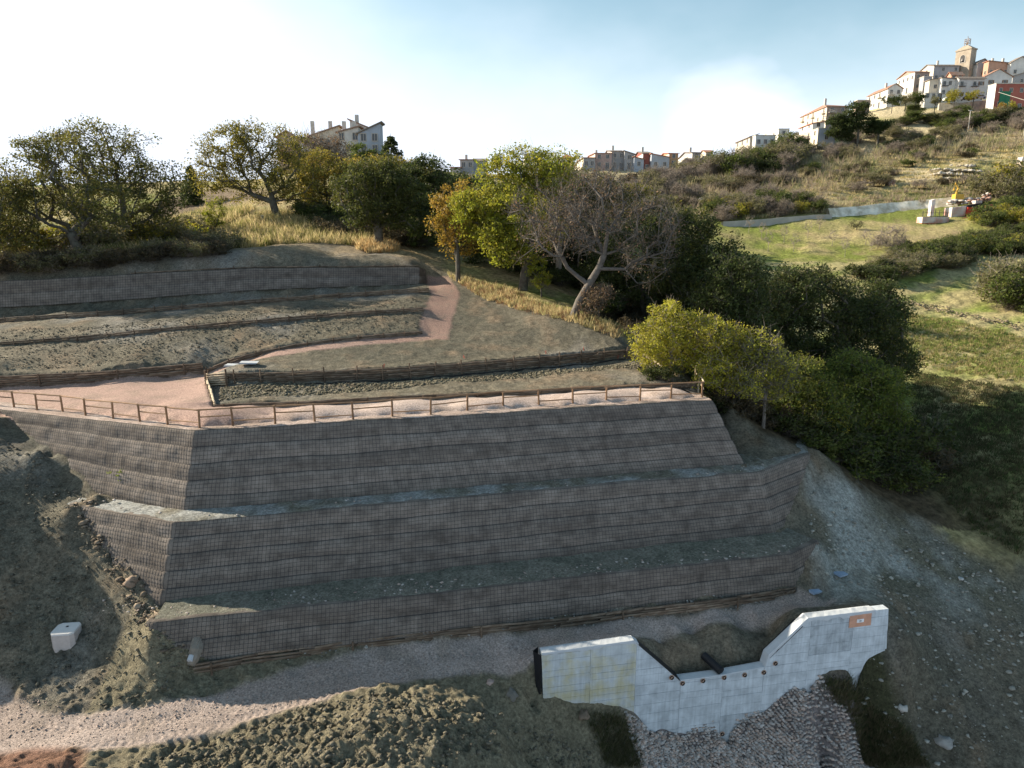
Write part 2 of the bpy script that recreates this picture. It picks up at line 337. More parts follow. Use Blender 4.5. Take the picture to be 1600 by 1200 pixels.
# left back
pin([atY(300, 335, 125), atY(300, 303, 160), atY(450, 270, 150), atY(560, 243, 152), atY(0, 380, 90), atY(0, 335, 130), atY(640, 262, 180), atY(720, 282, 215), atY(900, 268, 240), atY(200, 310, 150), atY(400, 290, 150)])
pin([atY(590, 383, 82), atY(575, 398, 79), atY(700, 400, 86), atY(700, 360, 105), atY(520, 350, 98), atY(430, 343, 95), atY(380, 352, 92), atY(400, 388, 81), atY(215, 393, 82), atY(120, 418, 75), atY(0, 412, 76), atY(300, 385, 84), atY(660, 375, 90), atY(480, 372, 86), atY(800, 400, 88), atY(300, 402, 77), atY(520, 402, 76.5)])
# left slope, its crest raised out of view to shade it, and the foreground
pin([atZ(0, 652, -.75), atZ(60, 700, -1.9), (-38, 38, .6), (-35, 36.3, -.5), (-41, 33, -2.6), (-37, 31.2, -5.2), (-30, 33.5, -4.3), (-46, 30, -3), (-31.5, 30.0, -7.9), atZ(150, 772, -3.75), atZ(110, 790, -4.1), atZ(0, 780, -3.9), atZ(180, 870, -6.2), atZ(230, 935, -7.45), atZ(0, 900, -6.6), atZ(110, 985, -8.6), atZ(238, 975, -7.75), atZ(300, 1035, -9.4), atZ(200, 1040, -9.4), atZ(50, 1050, -9.7), atZ(0, 1072, -10.15), atZ(100, 1118, -10.35), atZ(220, 1103, -10.3), atZ(-200, 645, -.6)])
pin([atZ(312, 1087, -10.3), atZ(460, 1052, -10.3), atZ(560, 1050, -10.3), atZ(660, 1030, -10.3), atZ(760, 1015, -10.3), atZ(840, 1005, -10.35), atZ(300, 1140, -10.45), atZ(100, 1150, -10.45), atZ(500, 1090, -10.4), atZ(0, 1170, -10.5), atZ(60, 1200, -10.0), atZ(750, 1045, -10.5)])
pin([atZ(300, 1190, -10.6), atZ(450, 1170, -10.4), atZ(560, 1130, -10.0), atZ(640, 1110, -10.0), atZ(700, 1150, -10.4), atZ(600, 1190, -10.6), atZ(840, 1120, -12.0), atZ(790, 1080, -11.2), atZ(820, 1190, -13.2), atZ(780, 1150, -11.4), atZ(940, 1190, -14.6)])
# dam foot (front) and fill behind
FOOT = [(850, 1091), (895, 1108), (930, 1106), (965, 1110), (1000, 1127), (1040, 1153), (1062, 1158), (1130, 1152), (1195, 1121), (1230, 1091), (1264, 1066), (1288, 1062), (1332, 1055), (1357, 1036), (1384, 1022)]
def lerp_list(L, xs):
    return np.interp(xs, [p[0] for p in L], [p[1] for p in L])
FD = [dam(x, y) for x, y in FOOT]; fx = np.arange(0, 20.0, .45); fz = lerp_list(FD, fx)
pin([dam_w(a, b, .14) for a, b in zip(fx, fz)]); pin([dam_w(-.9, -11.3, .1), dam_w(-.5, -12, .1)])
BD = [(-.6, -10.4), (4.3, -10.35), (5.0, -10.5)] + [(dam(x, y)[0], dam(x, y)[1] - dz) for x, y, dz in ((1030, 1040, .35), (1062, 1062, .3), (1125, 1054, .28), (1195, 1041, .28), (1225, 1010, .4), (1250, 985, .45))] + [(15, -10.1), (20, -10.2)]
fx = np.arange(-.3, 20.1, .45); pin([dam_w(a, b, -.75) for a, b in zip(fx, lerp_list(BD, fx))])
pin([dam_w(20.4, -10.6, .1), atZ(1290, 950, -10.2), atZ(1150, 980, -10.85), atZ(1080, 992, -10.9), atZ(1200, 1000, -11.2), atZ(1030, 1005, -10.8)])
pin([atZ(1450, 1000, -12.0), atZ(1430, 1100, -14.3), atZ(1600, 1050, -13.4), atZ(1600, 1190, -15.8), atZ(1500, 1180, -15.9), atZ(1400, 1200, -16.9), atZ(1330, 1120, -15.2), atZ(1130, 1200, -17.3), atZ(1250, 1150, -16.2), atZ(1350, 1180, -17.0), atZ(1010, 1180, -15.9), atZ(1280, 1200, -17.6)])
pin([(-60, 40, 1), (-60, 70, 8), (-55, 30, -2), (-34, 18, -9.5), (0, 14, -13), (15, 18, -20), (40, 18, -19), (55, 32, -14), (70, 55, -8), (-20, 16, -10.8), (-90, 120, 13)])

def U(x, y): return np.stack([np.arctan2(x, y), np.log(np.hypot(x, y))], -1)
PN = np.array(pins, dtype=np.float64)
UU = U(PN[:, 0], PN[:, 1])
_, keep = np.unique(np.round(UU, 3), axis=0, return_index=True)
PN = PN[keep]; UU = UU[keep]
D = np.sqrt(((UU[:, None] - UU[None]) ** 2).sum(-1)) ; NPIN = len(UU); n = NPIN
A = np.zeros((n + 3, n + 3)); A[:n, :n] = D - np.eye(n) * .0004; A[:n, n] = 1; A[:n, n + 1:] = UU; A[n, :n] = 1; A[n + 1:, :n] = UU.T
WT = np.linalg.solve(A, np.concatenate([PN[:, 2], np.zeros(3)]))
def height(x, y):
    x = np.atleast_1d(np.asarray(x, dtype=np.float64)); y = np.atleast_1d(np.asarray(y, dtype=np.float64)); q = U(x, y).reshape(-1, 2); o = np.empty(len(q))
    for i in range(0, len(q), 20000):
        c = q[i:i + 20000]; d = np.sqrt(((c[:, None, 0] - UU[None, :, 0]) ** 2) + (c[:, None, 1] - UU[None, :, 1]) ** 2)
        o[i:i + 20000] = d @ WT[:NPIN] + WT[NPIN] + c @ WT[NPIN + 1:]
    return o.reshape(x.shape)
def ground(x, y): return float(height(x, y)[0])
def hit(px, py, y0=20.0, y1=600.0):
    """where the sight line through that photo point meets the terrain"""
    a, b, c = ray(px, py); Y = np.exp(np.linspace(math.log(y0), math.log(y1), 500)); X = Y * a / b; Z = CZ + Y * c / b
    d = Z - height(X, Y); i = np.where((d[:-1] > 0) & (d[1:] <= 0))[0]
    if len(i) == 0: return None
    i = i[0]; t = d[i] / (d[i] - d[i + 1]); y = Y[i] + (Y[i + 1] - Y[i]) * t
    return (a / b * y, y, CZ + c / b * y)
def hp(l, y0=20): return [h for h in (hit(x, y, y0) for x, y in l) if h]

# ------------------------------------------------------------------ ground sheets
def sdf(x, y, poly):
    """signed distance to a plan polygon, positive inside"""
    p = np.array([q[:2] for q in poly]); d = np.full(x.shape, 1e9); ins = np.zeros(x.shape, bool)
    for i in range(len(p)):
        a, b = p[i], p[(i + 1) % len(p)]; e = b - a; L = max((e ** 2).sum(), 1e-9)
        t = np.clip(((x - a[0]) * e[0] + (y - a[1]) * e[1]) / L, 0, 1)
        d = np.minimum(d, np.hypot(x - a[0] - t * e[0], y - a[1] - t * e[1]))
        if a[1] != b[1]:
            c = ((a[1] > y) != (b[1] > y)) & (x < e[0] * (y - a[1]) / (b[1] - a[1]) + a[0]); ins ^= c
    return np.where(ins, d, -d)
az = np.concatenate([np.linspace(R(-62), R(-43), 26)[:-1], np.arange(R(-43), R(43), .0024), np.linspace(R(43), R(60), 24)[1:]])
def seg(a, b, s): return list(np.arange(math.log(a), math.log(b), s))
lr = np.array(seg(13, 22, .012) + seg(22, 47, .0026) + seg(47, 85, .0042) + seg(85, 170, .007) + seg(170, 1100, .016))
AZ, LR = np.meshgrid(az, lr); rr = np.exp(LR); X = np.sin(AZ) * rr; Y = np.cos(AZ) * rr
Z = height(X.ravel(), Y.ravel()).reshape(X.shape)
def line_sd(x, y, line, hs=None):
    """signed distance to a plan line (positive uphill = left of travel) and how far inside its ends we are"""
    best = np.full(x.shape, 1e9); sd = np.full(x.shape, -1e9); en = np.zeros(x.shape); hh = np.zeros(x.shape); m = len(line) - 1
    for k in range(m):
        a = np.array(line[k][:2]); b = np.array(line[k + 1][:2]); e = b - a; L = math.hypot(*e); e = e / L
        tr = (x - a[0]) * e[0] + (y - a[1]) * e[1]; t = np.clip(tr, 0, L); d = np.hypot(x - a[0] - t * e[0], y - a[1] - t * e[1]); u = d < best
        best[u] = d[u]; sd[u] = (-(x - a[0]) * e[1] + (y - a[1]) * e[0])[u]
        q = np.full(x.shape, 9.0)
        if k == 0: q = np.minimum(q, tr)
        if k == m - 1: q = np.minimum(q, L - tr)
        en[u] = q[u]
        if hs is not None: hh[u] = (hs[k] + (hs[k + 1] - hs[k]) * t / L)[u]
    return sd, best, en, hh
for L, h, dec in STEPS:
    sel = (rr > 22) & (rr < 95); sd, bd, en, hh = line_sd(X[sel], Y[sel], L, h if isinstance(h, list) else [h] * len(L))
    Z[sel] += hh * np.clip(sd / .3 + .1, 0, 1) * np.exp(-np.maximum(sd, 0) / dec) * np.clip(en / 1.2 + .7, 0, 1) * (bd < np.abs(sd) + 1.5)

z_road = [atZ(x, y, -10.3) for x, y in [(-60, 1040), (0, 1072), (25, 1097), (62, 1115), (137, 1115), (219, 1103), (312, 1087), (400, 1068), (462, 1048)]] + \
    offset_line([(x, y, -10.2) for x, y, _ in TF[3:]], .1) + [atZ(x, y, -10.2) for x, y in [(1302, 942)]] + [atZ(x, y, z) for x, y, z in [(1257, 976, -10.7), (1150, 993, -11), (1075, 1001, -11), (1025, 1012, -10.9)]] + [atZ(x, y, -10.2) for x, y in [(930, 1020), (840, 1033), (750, 1041), (655, 1056), (576, 1073), (500, 1087), (450, 1103), (312, 1137), (231, 1153), (134, 1166), (-80, 1180)]]
z_plat = offset_line(UT[:4], .3) + [atZ(1092, 606, 0)] + TE[::-1] + [TS[1], TS[0]] + [atZ(345, 590, .4), atY(372, 572, 51.3), atY(430, 560, 52.6), atY(500, 548, 53.8), atY(600, 537, 55.4), atY(700, 530, 56.6)] + [atY(705, 505, 60.5), atY(718, 452, 70), atY(700, 430, 75.5), atY(668, 425, 75.5), atY(672, 460, 67.5), atY(652, 522, 57.2)] + TC2[::-1][1:] + TC1[::-1]
z_site = [atZ(-300, 1200, -10), atZ(-300, 640, 0), (-60, 66, 6), BWT[0], atY(0, 425, 71), atY(130, 410, 75.5), atY(300, 400, 77.5), atY(420, 384, 82), atY(550, 384, 82), atY(620, 400, 79), atY(720, 432, 76), atY(880, 490, 62), atY(1000, 530, 57), (17, 46, 0), (22, 47.5, 0)] + [atZ(x, y, z) for x, y, z in [(1330, 770, -7), (1450, 830, -9.2), (1530, 885, -10.4), (1640, 920, -11.5), (1800, 1000, -13)]] + [(60, 15, -15), (0, 10, -10)]
z_track = [atZ(x, y, z) for x, y, z in [(1262, 765, -6.2), (1300, 752, -6.2), (1345, 780, -7.2), (1450, 832, -9.1), (1530, 882, -10.3), (1650, 915, -11.3), (1650, 950, -11.5), (1500, 945, -11), (1400, 935, -10.6), (1310, 942, -10.1), (1250, 905, -9.7), (1262, 860, -8.6), (1285, 800, -7.4)]]
z_rip = [dam_w(*dam(968, 1108), .0), dam_w(*dam(1062, 1150), -.2), dam_w(*dam(1195, 1110), -.2), dam_w(*dam(1277, 1062), .0), atZ(1325, 1130, -15.6), atZ(1375, 1205, -17.3), atZ(1400, 1260, -18.5), atZ(1000, 1290, -18), atZ(1002, 1200, -16.4), atZ(975, 1130, -14.4)]
z_grass_shade = [atZ(1440, 700, -7), atZ(1420, 560, -4), atZ(1700, 640, -6), atZ(1750, 900, -11), atZ(1600, 885, -10.2), atZ(1500, 820, -9.2)]

nz = fbm(X, Y, 1.3, 3); big = fbm(X, Y, 9, 4, 3.1); big2 = fbm(X, Y, 30, 4, 8.2); huge = fbm(X, Y, 2.8, 4, 1.4)
near = rr < 90
def M(poly, soft, warp=.35, f=None):
    s = np.full(X.shape, -1e3); sel = rr < 120 if f is None else f
    s[sel] = sdf(X[sel], Y[sel], poly) + nz[sel] * warp
    return np.clip(s / soft + .5, 0, 1), s
m_site, s_site = M(z_site, 1.2, 1.2); m_road, s_road = M(z_road, .35, .35); m_plat, s_plat = M(z_plat, .3, .22)
m_trk, s_trk = M(z_track, 2.2, 1.4); m_rip, s_rip = M(z_rip, .3, .2)
# relief: clods and ruts on the soil, ploughing on the right field, tufted hillside
fine = fbm(X, Y, .55, 3, 2.0); mid = fbm(X, Y, 1.6, 4, 5.0)
clod = np.maximum(fine, -.1)
amp = m_site * (1 - m_road) * (1 - m_plat)
fg = np.clip((33 - Y) / 4, 0, 1) * (X < 6) * np.clip((-9.6 - Z) / .4, 0, 1)      # churned spoil at the front
sm = 1 - np.clip(s_trk / 2 + .5, 0, 1) * .6
vf = fbm(X, Y, .30, 2, 7.7); rid = 1 - np.abs(fbm(X, Y, .8, 3, 12.0)) * 2
Z += amp * sm * (clod * .10 + mid * .10 + vf * .03) * (1 + .5 * fg) + fg * amp * (huge * .18 + vf * .11 + fine * .06 + np.maximum(rid - .75, 0) * .25)
Z += m_road * (fine * .030 + mid * .03) + m_plat * (fine * .012)
Z += (1 - m_site) * (mid * .16 * np.clip(rr / 60, .6, 2) + big * .35 + big2 * np.clip((rr - 90) / 40, 0, 1) * 1.3)
# tyre tracks pressed into road and spoil (two wheel lines along the road, lugs across)
rl = np.array([p[:2] for p in [atZ(x, y, -10.3) for x, y in [(-20, 1125), (100, 1140), (230, 1128), (330, 1108), (430, 1082), (520, 1062), (640, 1035), (840, 1015), (1100, 975)]]])
def track(line, off, wid, depth, lug, sel):
    global Z
    x = X[sel]; y = Y[sel]; best = np.full(x.shape, 1e9); sd = np.zeros(x.shape); al = np.zeros(x.shape); acc = 0
    for a, b in zip(line[:-1], line[1:]):
        e = b - a; L = math.hypot(*e); e = e / L; t = np.clip((x - a[0]) * e[0] + (y - a[1]) * e[1], 0, L)
        dx = x - a[0] - t * e[0]; dy = y - a[1] - t * e[1]; d = np.hypot(dx, dy); u = d < best
        best[u] = d[u]; sd[u] = (dx * e[1] - dy * e[0])[u]; al[u] = t[u] + acc; acc += L
    g = np.zeros(x.shape)
    for o in off:
        dd = sd - o; k = np.exp(-(dd / wid) ** 4); wob = fbm(al, dd * .3 + o, 1.7, 3, 4.4); g += k * (-depth + depth * .9 * np.sin((al + np.abs(dd) * 1.0 + wob * .12) * 2 * PI / lug)) * np.clip(.75 + wob * 1.8, .1, 1.3)
    Z[sel] += g
near2 = (rr < 42) & (Y < 36)
track(rl, (-1.2, -.15, .95, 1.9), .25, .030, .36, near2 & (m_road > .3))
sp = [np.array([p[:2] for p in [atZ(x, y, -10.4) for x, y in L]]) for L in ([(180, 1185), (330, 1165), (480, 1125), (620, 1100), (720, 1112)], [(250, 1215), (420, 1190), (560, 1165), (700, 1160), (800, 1190)])]
for l in sp: track(l, (-.6, .6), .30, .085, .45, near2 & (fg > .2))
rut = [np.array([p[:2] for p in [atZ(x, y, -9.5) for x, y in L]]) for L in ([(20, 850), (110, 930), (240, 960)], [(10, 720), (90, 800), (160, 900), (235, 985)], [(-20, 960), (60, 1010), (180, 1030)])]
for l in rut: track(l, (-.6, .6), .25, .06, .5, near2 & (amp > .5))
# plough lines in the stubble fields right and far right
dirv = np.array([.86, .52]); ac = (X * -dirv[1] + Y * dirv[0])
fld = (1 - m_site) * (X > 28) * (Y < 130)
Z += fld * (.07 * np.sin(ac * 2 * PI / 1.9 + big * 3))
# colour by ground type and relief, with shade painted over the right grass
def C(*c): return np.array(c)
def mixc(a, b, t): return a + (b - a) * t[..., None]
soil = mixc(C(.175, .155, .115), C(.12, .112, .085), np.clip(big * 1.4 + .5, 0, 1))
soil = mixc(soil, C(.21, .16, .11), np.clip(mid * 1.5, 0, .8)); soil = mixc(soil, C(.10, .09, .068), np.clip(-fine * 1.2 - mid * .6, 0, .7)); soil = mixc(soil, C(.22, .21, .19), np.clip(fbm(X, Y, 5, 4, 9) * 1.6 - .2, 0, .7))  # soil darker in the hollows of the relief
green = mixc(C(.16, .185, .045), C(.34, .28, .14), np.clip(big * 1.3 + big2 * 1.2 + .55, 0, 1))
green = mixc(green, C(.27, .20, .125), np.clip(huge * 1.2 - .1, 0, .6))
# left back: ploughed brown field and golden banks; dry slopes near village
lf = np.clip(sdf(X, Y, hp([(240, 345), (420, 312), (420, 300), (330, 296), (230, 318)], 90) or z_site) / 4 + .5, 0, 1) if hp([(240, 345), (420, 312)], 90) else 0 * X
green = mixc(green, C(.19, .145, .10), lf)
gold = np.clip((X < 14) * (rr < 130) * (rr > 74) * 1.0, 0, 1) * np.clip(.35 + huge * 1.2, 0, .9)
green = mixc(green, C(.30, .22, .12), gold)
up = np.clip((Y - 180) / 25, 0, 1) * (X > -20); green = mixc(green, C(.50, .42, .27), up * np.clip(.65 + big * 1.2, 0, .9))
f2 = np.clip((X - 34) / 6, 0, 1) * (Y < 138) * (rr < 170)
green = mixc(green, mixc(C(.36, .31, .16), C(.17, .22, .045), np.clip(np.sin(ac * 2 * PI / 7.5 + big * 4) * .6 + .2 + big, 0, 1)), f2 * .85)
sg = np.clip(sdf(X, Y, z_grass_shade) / 3 + .5, 0, 1); green = mixc(green, C(.085, .085, .04), sg * np.clip(.45 + huge + (60 - Y) / 60, 0, .9))  # darkens the right grass where the wood's shadow falls: shade in the colour
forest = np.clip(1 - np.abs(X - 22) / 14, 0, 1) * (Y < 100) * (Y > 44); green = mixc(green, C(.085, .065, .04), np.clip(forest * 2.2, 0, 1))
soil = mixc(soil, C(.205, .18, .12), np.clip((33 - Y) / 3, 0, 1) * (X < 6) * (X > -19) * .8)
soil = mixc(soil, C(.30, .235, .15), np.clip((Y - 74) / 3, 0, 1) * np.clip(.5 + huge * 1.6, 0, .85) * (X < 5))
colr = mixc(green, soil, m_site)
colr = mixc(colr, mixc(C(.33, .34, .31), C(.15, .14, .10), np.clip(.62 + huge * 1.9 + big - s_trk * .10, 0, 1)), m_trk * .9)
pink = mixc(C(.36, .295, .26), C(.29, .23, .195), np.clip(.5 + big * 1.3 + huge * .8, 0, 1)); pink = mixc(pink, C(.26, .21, .17), np.clip(mid * 1.6 - .3, 0, .6)); colr = mixc(colr, pink, m_road)
red = np.clip(sdf(X, Y, [atZ(x, y, -10.4) for x, y in [(-60, 1180), (60, 1168), (135, 1172), (125, 1230), (-60, 1250)]]) / .5 + .5, 0, 1)
colr = mixc(colr, C(.21, .115, .08), red * .9)
path = mixc(C(.34, .235, .195), C(.41, .33, .29), np.clip((X + 16) / 5, 0, 1)); path = mixc(path, C(.28, .185, .15), np.clip((Y - 52) / 4, 0, 1)); path = mixc(path, C(.25, .19, .15), np.clip(fine * 1.2 + mid * 1.0 - .05, 0, .5)); colr = mixc(colr, path, m_plat)
colr = mixc(colr, C(.20, .175, .17), m_rip)
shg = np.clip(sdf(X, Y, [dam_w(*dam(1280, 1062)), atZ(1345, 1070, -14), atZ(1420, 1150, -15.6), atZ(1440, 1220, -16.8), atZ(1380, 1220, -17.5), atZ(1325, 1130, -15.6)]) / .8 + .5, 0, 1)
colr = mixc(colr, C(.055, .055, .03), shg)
zone = np.zeros(X.shape, int); zone[m_site < .5] = 1; zone[(m_trk > .5)] = 2; zone[m_road > .5] = 3; zone[m_plat > .5] = 4; zone[m_rip > .5] = 5
nr, nc = X.shape
idx = np.arange(nr * nc).reshape(nr, nc)
Fq = np.stack([idx[:-1, :-1], idx[:-1, 1:], idx[1:, 1:], idx[1:, :-1]], -1).reshape(-1, 4)[:, ::-1]
zf = zone[:-1, :-1].ravel(); yf = Y[:-1, :-1].ravel(); xf = X[:-1, :-1].ravel()
V = np.stack([X, Y, Z], -1).reshape(-1, 3); CC = colr.reshape(-1, 3)
def sub(name, sel, m, label_kind='structure'):
    f = Fq[sel]; u, inv = np.unique(f, return_inverse=True)
    o = link(name, mesh_np(name, V[u], inv.reshape(f.shape), m, True, CC[u])); o['kind'] = label_kind; return o
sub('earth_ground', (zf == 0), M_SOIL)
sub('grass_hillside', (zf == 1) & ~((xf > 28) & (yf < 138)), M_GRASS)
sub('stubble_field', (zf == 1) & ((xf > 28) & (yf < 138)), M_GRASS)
sub('access_track', (zf == 2), M_SOIL)
sub('gravel_road', (zf == 3), M_GRAVEL)
sub('gravel_path', (zf == 4), M_GRAVEL)
sub('channel_bed', (zf == 5), M_SOIL)
# detailed surface height for planting things
_fz = Z
def surf(x, y):
    a = math.atan2(x, y); l = math.log(math.hypot(x, y)); i = min(max(np.searchsorted(lr, l), 1), nr - 1); j = min(max(np.searchsorted(az, a), 1), nc - 1)
    return float(_fz[i, j])

# ------------------------------------------------------------------ reinforced earth walls
def earth_wall(name, label, top, bot, tiers, cell=.2, seed=0, tint=None, wires=True, ledge=.05, cl=None, cr=None):
    root = empty(name, tuple(Vector(bot[len(bot) // 2])), label=label, cat='retaining wall', group='mesh faced retaining walls')
    org = np.array(root.location)
    T, B, S = wall_line(top, bot, cell / 2); ns = len(S)
    tg = np.gradient(T[:, :2], axis=0); tg /= np.linalg.norm(tg, axis=1)[:, None]; nrm2 = np.stack([tg[:, 1], -tg[:, 0]], 1)
    H = float(np.mean(T[:, 2] - B[:, 2])); rs = np.random.RandomState(seed)
    tops = T.copy()
    sag = [fbm(S, S * 0 + k * 7.7 + seed, 5, 3) * .11 + fbm(S, S * 0 + k * 3.3 + seed, .9, 2) * .035 for k in range(tiers + 1)]; sag[0] *= 0.8
    def okm(t):
        o = np.ones(ns, bool)
        if cl: o &= S > cl[0] + (cl[1] - cl[0]) * t - .45
        if cr: o &= S < cr[0] + (cr[1] - cr[0]) * t + .6
        return o
    for k in range(tiers):
        rows = 2 * max(1, round(H / tiers / cell)); t0, t1 = k / tiers, (k + 1) / tiers
        tt = np.linspace(0, 1, rows + 1)
        G = np.zeros((rows + 1, ns, 3)); ci = np.floor(S / cell + .001).astype(int)
        camp = .4 + .8 * rs.rand(rows // 2 + 2, ci.max() + 2)
        blotch = fbm(S, S * 0 + k * 2.2, 1.1, 3)
        for r_, u in enumerate(tt):
            t = t0 + (t1 - t0) * u; P_ = T + (B - T) * t
            # face of one panel stands steeper than the whole batter, leaving a ledge on the panel below
            out = -ledge * .5 + ledge * (1 - u) * .9 + .05 * math.sin(PI * min(u * 1.15, 1)) + blotch * .09 * math.sin(PI * u)
            bul = (np.arange(ns) % 2) * abs(math.sin(PI * r_ / 2)) * .045 * camp[min(r_ // 2, camp.shape[0] - 1), ci]
            o = out + bul
            G[r_, :, :2] = P_[:, :2] + nrm2 * o[:, None]
            G[r_, :, 2] = P_[:, 2] + sag[k] * (1 - u) + sag[k + 1] * u
        ii = np.arange((rows + 1) * ns).reshape(rows + 1, ns)
        fq = np.stack([ii[:-1, :-1], ii[1:, :-1], ii[1:, 1:], ii[:-1, 1:]], -1).reshape(-1, 4)
        # folded return under the panel so ledges cast a line
        ok = np.array([okm(t0 + (t1 - t0) * u) for u in tt]); kq = (ok[:-1, :-1] & ok[1:, 1:]).ravel(); fq = fq[kq]
        v = G.reshape(-1, 3); lip = G[0].copy(); lip[:, :2] -= nrm2 * .3; lip[:, 2] += .01; base = len(v); v = np.vstack([v, lip])
        li = np.arange(ns) + base
        ko = ok[0, :-1] & ok[0, 1:]; fq = np.vstack([fq, np.stack([li[:-1], ii[0, :-1], ii[0, 1:], li[1:]], -1)[ko]])
        tier = link('facing_panel', mesh_np('facing_panel', v - org, fq, M_FACE, False), root)
        if wires:
            vs = []; fs = []
            def strip(Pp, off):      # a thin three-sided wire along the points
                m = len(Pp); d = np.gradient(Pp, axis=0); d /= np.linalg.norm(d, axis=1)[:, None] + 1e-9
                b = len(vs) and sum(len(q) for q in vs) or 0
                side = np.cross(d, off); side /= np.linalg.norm(side, axis=1)[:, None] + 1e-9
                q = np.stack([Pp + side * WW, Pp - side * WW, Pp + off * WW * 1.4], 1).reshape(-1, 3); vs.append(q)
                a = np.arange(m - 1) * 3 + b
                for x, y in ((0, 2), (2, 1)): fs.append(np.stack([a + x, a + y, a + y + 3, a + x + 3], -1))
            WW = .0085 if cell < .22 else .012
            n3 = np.concatenate([nrm2, np.full((ns, 1), .35)], 1); n3 /= np.linalg.norm(n3, axis=1)[:, None]
            for j in range(0, ns, 2):
                oj = ok[::2, j]
                if oj.sum() < 2: continue
                Pp = (G[::2, j] + n3[j] * .004)[oj]; strip(Pp, np.repeat(n3[j][None], len(Pp), 0))
            for r_ in range(0, rows + 1, 2):
                oj = ok[r_, ::4]
                if oj.sum() < 2: continue
                strip((G[r_, ::4] + n3[::4] * .006)[oj], n3[::4][oj])
            wm = link('wire_mesh', mesh_np('wire_mesh', np.vstack(vs) - org, np.vstack(fs), M_WIRE), tier); wm['kind'] = 'stuff'
    return root
earth_wall('retaining_wall', 'top mesh faced earth wall below the wooden fence, its left flank sunlit', UT, UB, 5, seed=1, cl=CUT['U'])
earth_wall('retaining_wall', 'middle mesh faced earth wall between the two narrow berms, bending back at right', MT, MB_, 5, seed=2, cl=CUT['M'], cr=CUT['MR'])
earth_wall('retaining_wall', 'low bottom mesh faced earth wall above the log edging and gravel road', LT, LB, 2, seed=3, cl=CUT['L'], cr=CUT['LR'])
earth_wall('retaining_wall', 'dark two tier mesh faced wall at the back of the planted terraces under the oaks', BWT, BWB, 2, cell=.25, seed=4)

# berm ledges between wall top and the wall above
def ledge(name, front, back, z, m, colf, rise=.0):
    f = dense(front, .2); L1 = wall_line(front, back, .15)
    T, B, S = L1; k = 14; tt = np.linspace(0, 1, k)
    G = T[None] + (B - T)[None] * tt[:, None, None]; x = G[..., 0]; y = G[..., 1]
    G[..., 2] += .02 + fbm(x, y, .5, 3, 4) * .05 + fbm(x, y, 2.4, 3, 6) * (.035 if m is M_GRAVEL else .10) * np.sin(np.clip(tt, .1, 1) * PI * .5)[:, None] + rise * tt[:, None] ** 2
    G[0, :, 2] -= .06
    ii = np.arange(k * len(S)).reshape(k, len(S)); fq = np.stack([ii[:-1, :-1], ii[:-1, 1:], ii[1:, 1:], ii[1:, :-1]], -1).reshape(-1, 4)
    c = colf(x, y).reshape(-1, 3)
    o = link(name, mesh_np(name, G.reshape(-1, 3), fq, m, True, c)); o['kind'] = 'structure'
gb = lambda x, y: mixc(C(.32, .325, .31), C(.19, .175, .135), np.clip(.45 + fbm(x, y, 1.4, 4) * 1.7, 0, 1))
gs = lambda x, y: mixc(C(.15, .15, .12), C(.20, .19, .155), np.clip(.5 + fbm(x, y, 1.4, 4) * 1.7, 0, 1))
gp = lambda x, y: mixc(C(.39, .315, .275), C(.30, .23, .19), np.clip(.35 + fbm(x, y, 1.4, 4) * 1.4, 0, 1))
MTc = [atZ(103, 787, -4.26)] + MT[2:]; LTc = [atZ(238, 972.5, ZL), atZ(260, 971, ZL)] + LT[2:]
ledge('berm', offset_line(MTc, -.02), offset_line(MTc, -2.6), ZM, M_SOIL, gb, .15)
ledge('berm', offset_line(LTc, -.02), offset_line(LTc, -2.4), ZL, M_SOIL, gs, .15)
ledge('platform_edge', offset_line(UT[:4], .0), offset_line(UT[:4], -1.5), ZU - .02, M_GRAVEL, gp)
ledge('wall_crest', offset_line(BWT, .0), offset_line(BWT, -1.2), 0, M_SOIL, gs) if False else None

# ------------------------------------------------------------------ log edgings and palisades
def log_mesh(seed, L=1.0, r=1.0, m=None):
    """unit log along +X from 0 to 1, radius given in metres, slightly bent and knotty"""
    rs = random.Random(seed); mb = MB(); pts = []; rad = []
    for i in range(6):
        t = i / 5; pts.append((t, rs.uniform(-.25, .25) * r if 0 < i < 5 else 0, rs.uniform(-.2, .2) * r if 0 < i < 5 else 0)); rad.append(r * rs.uniform(.85, 1.12) * (1.05 - .15 * t))
    mb.tube(pts, rad, 7); return mb.mesh('log', m or M_LOG, False)
LOGS = [log_mesh(i, r=.075) for i in range(5)]
LOGP = [log_mesh(i + 9, r=.075, m=M_LOGPALE) for i in range(2)]
def stake_mesh(seed, h, r, m=None):
    rs = random.Random(seed); return MB().tube([(0, 0, -.25), (rs.uniform(-.02, .02), rs.uniform(-.02, .02), h * .5), (rs.uniform(-.03, .03), rs.uniform(-.03, .03), h)], [r, r * .95, r * .85], 8).mesh('stake', m or M_LOG, False)
def place_seg(name, me, a, b, parent, thick=1.0):
    a = Vector(a); b = Vector(b); d = b - a
    o = link(name, me, parent); o.location = a; o.rotation_euler = d.to_track_quat('X', 'Z').to_euler(); o.scale = (d.length, thick, thick)
    return o
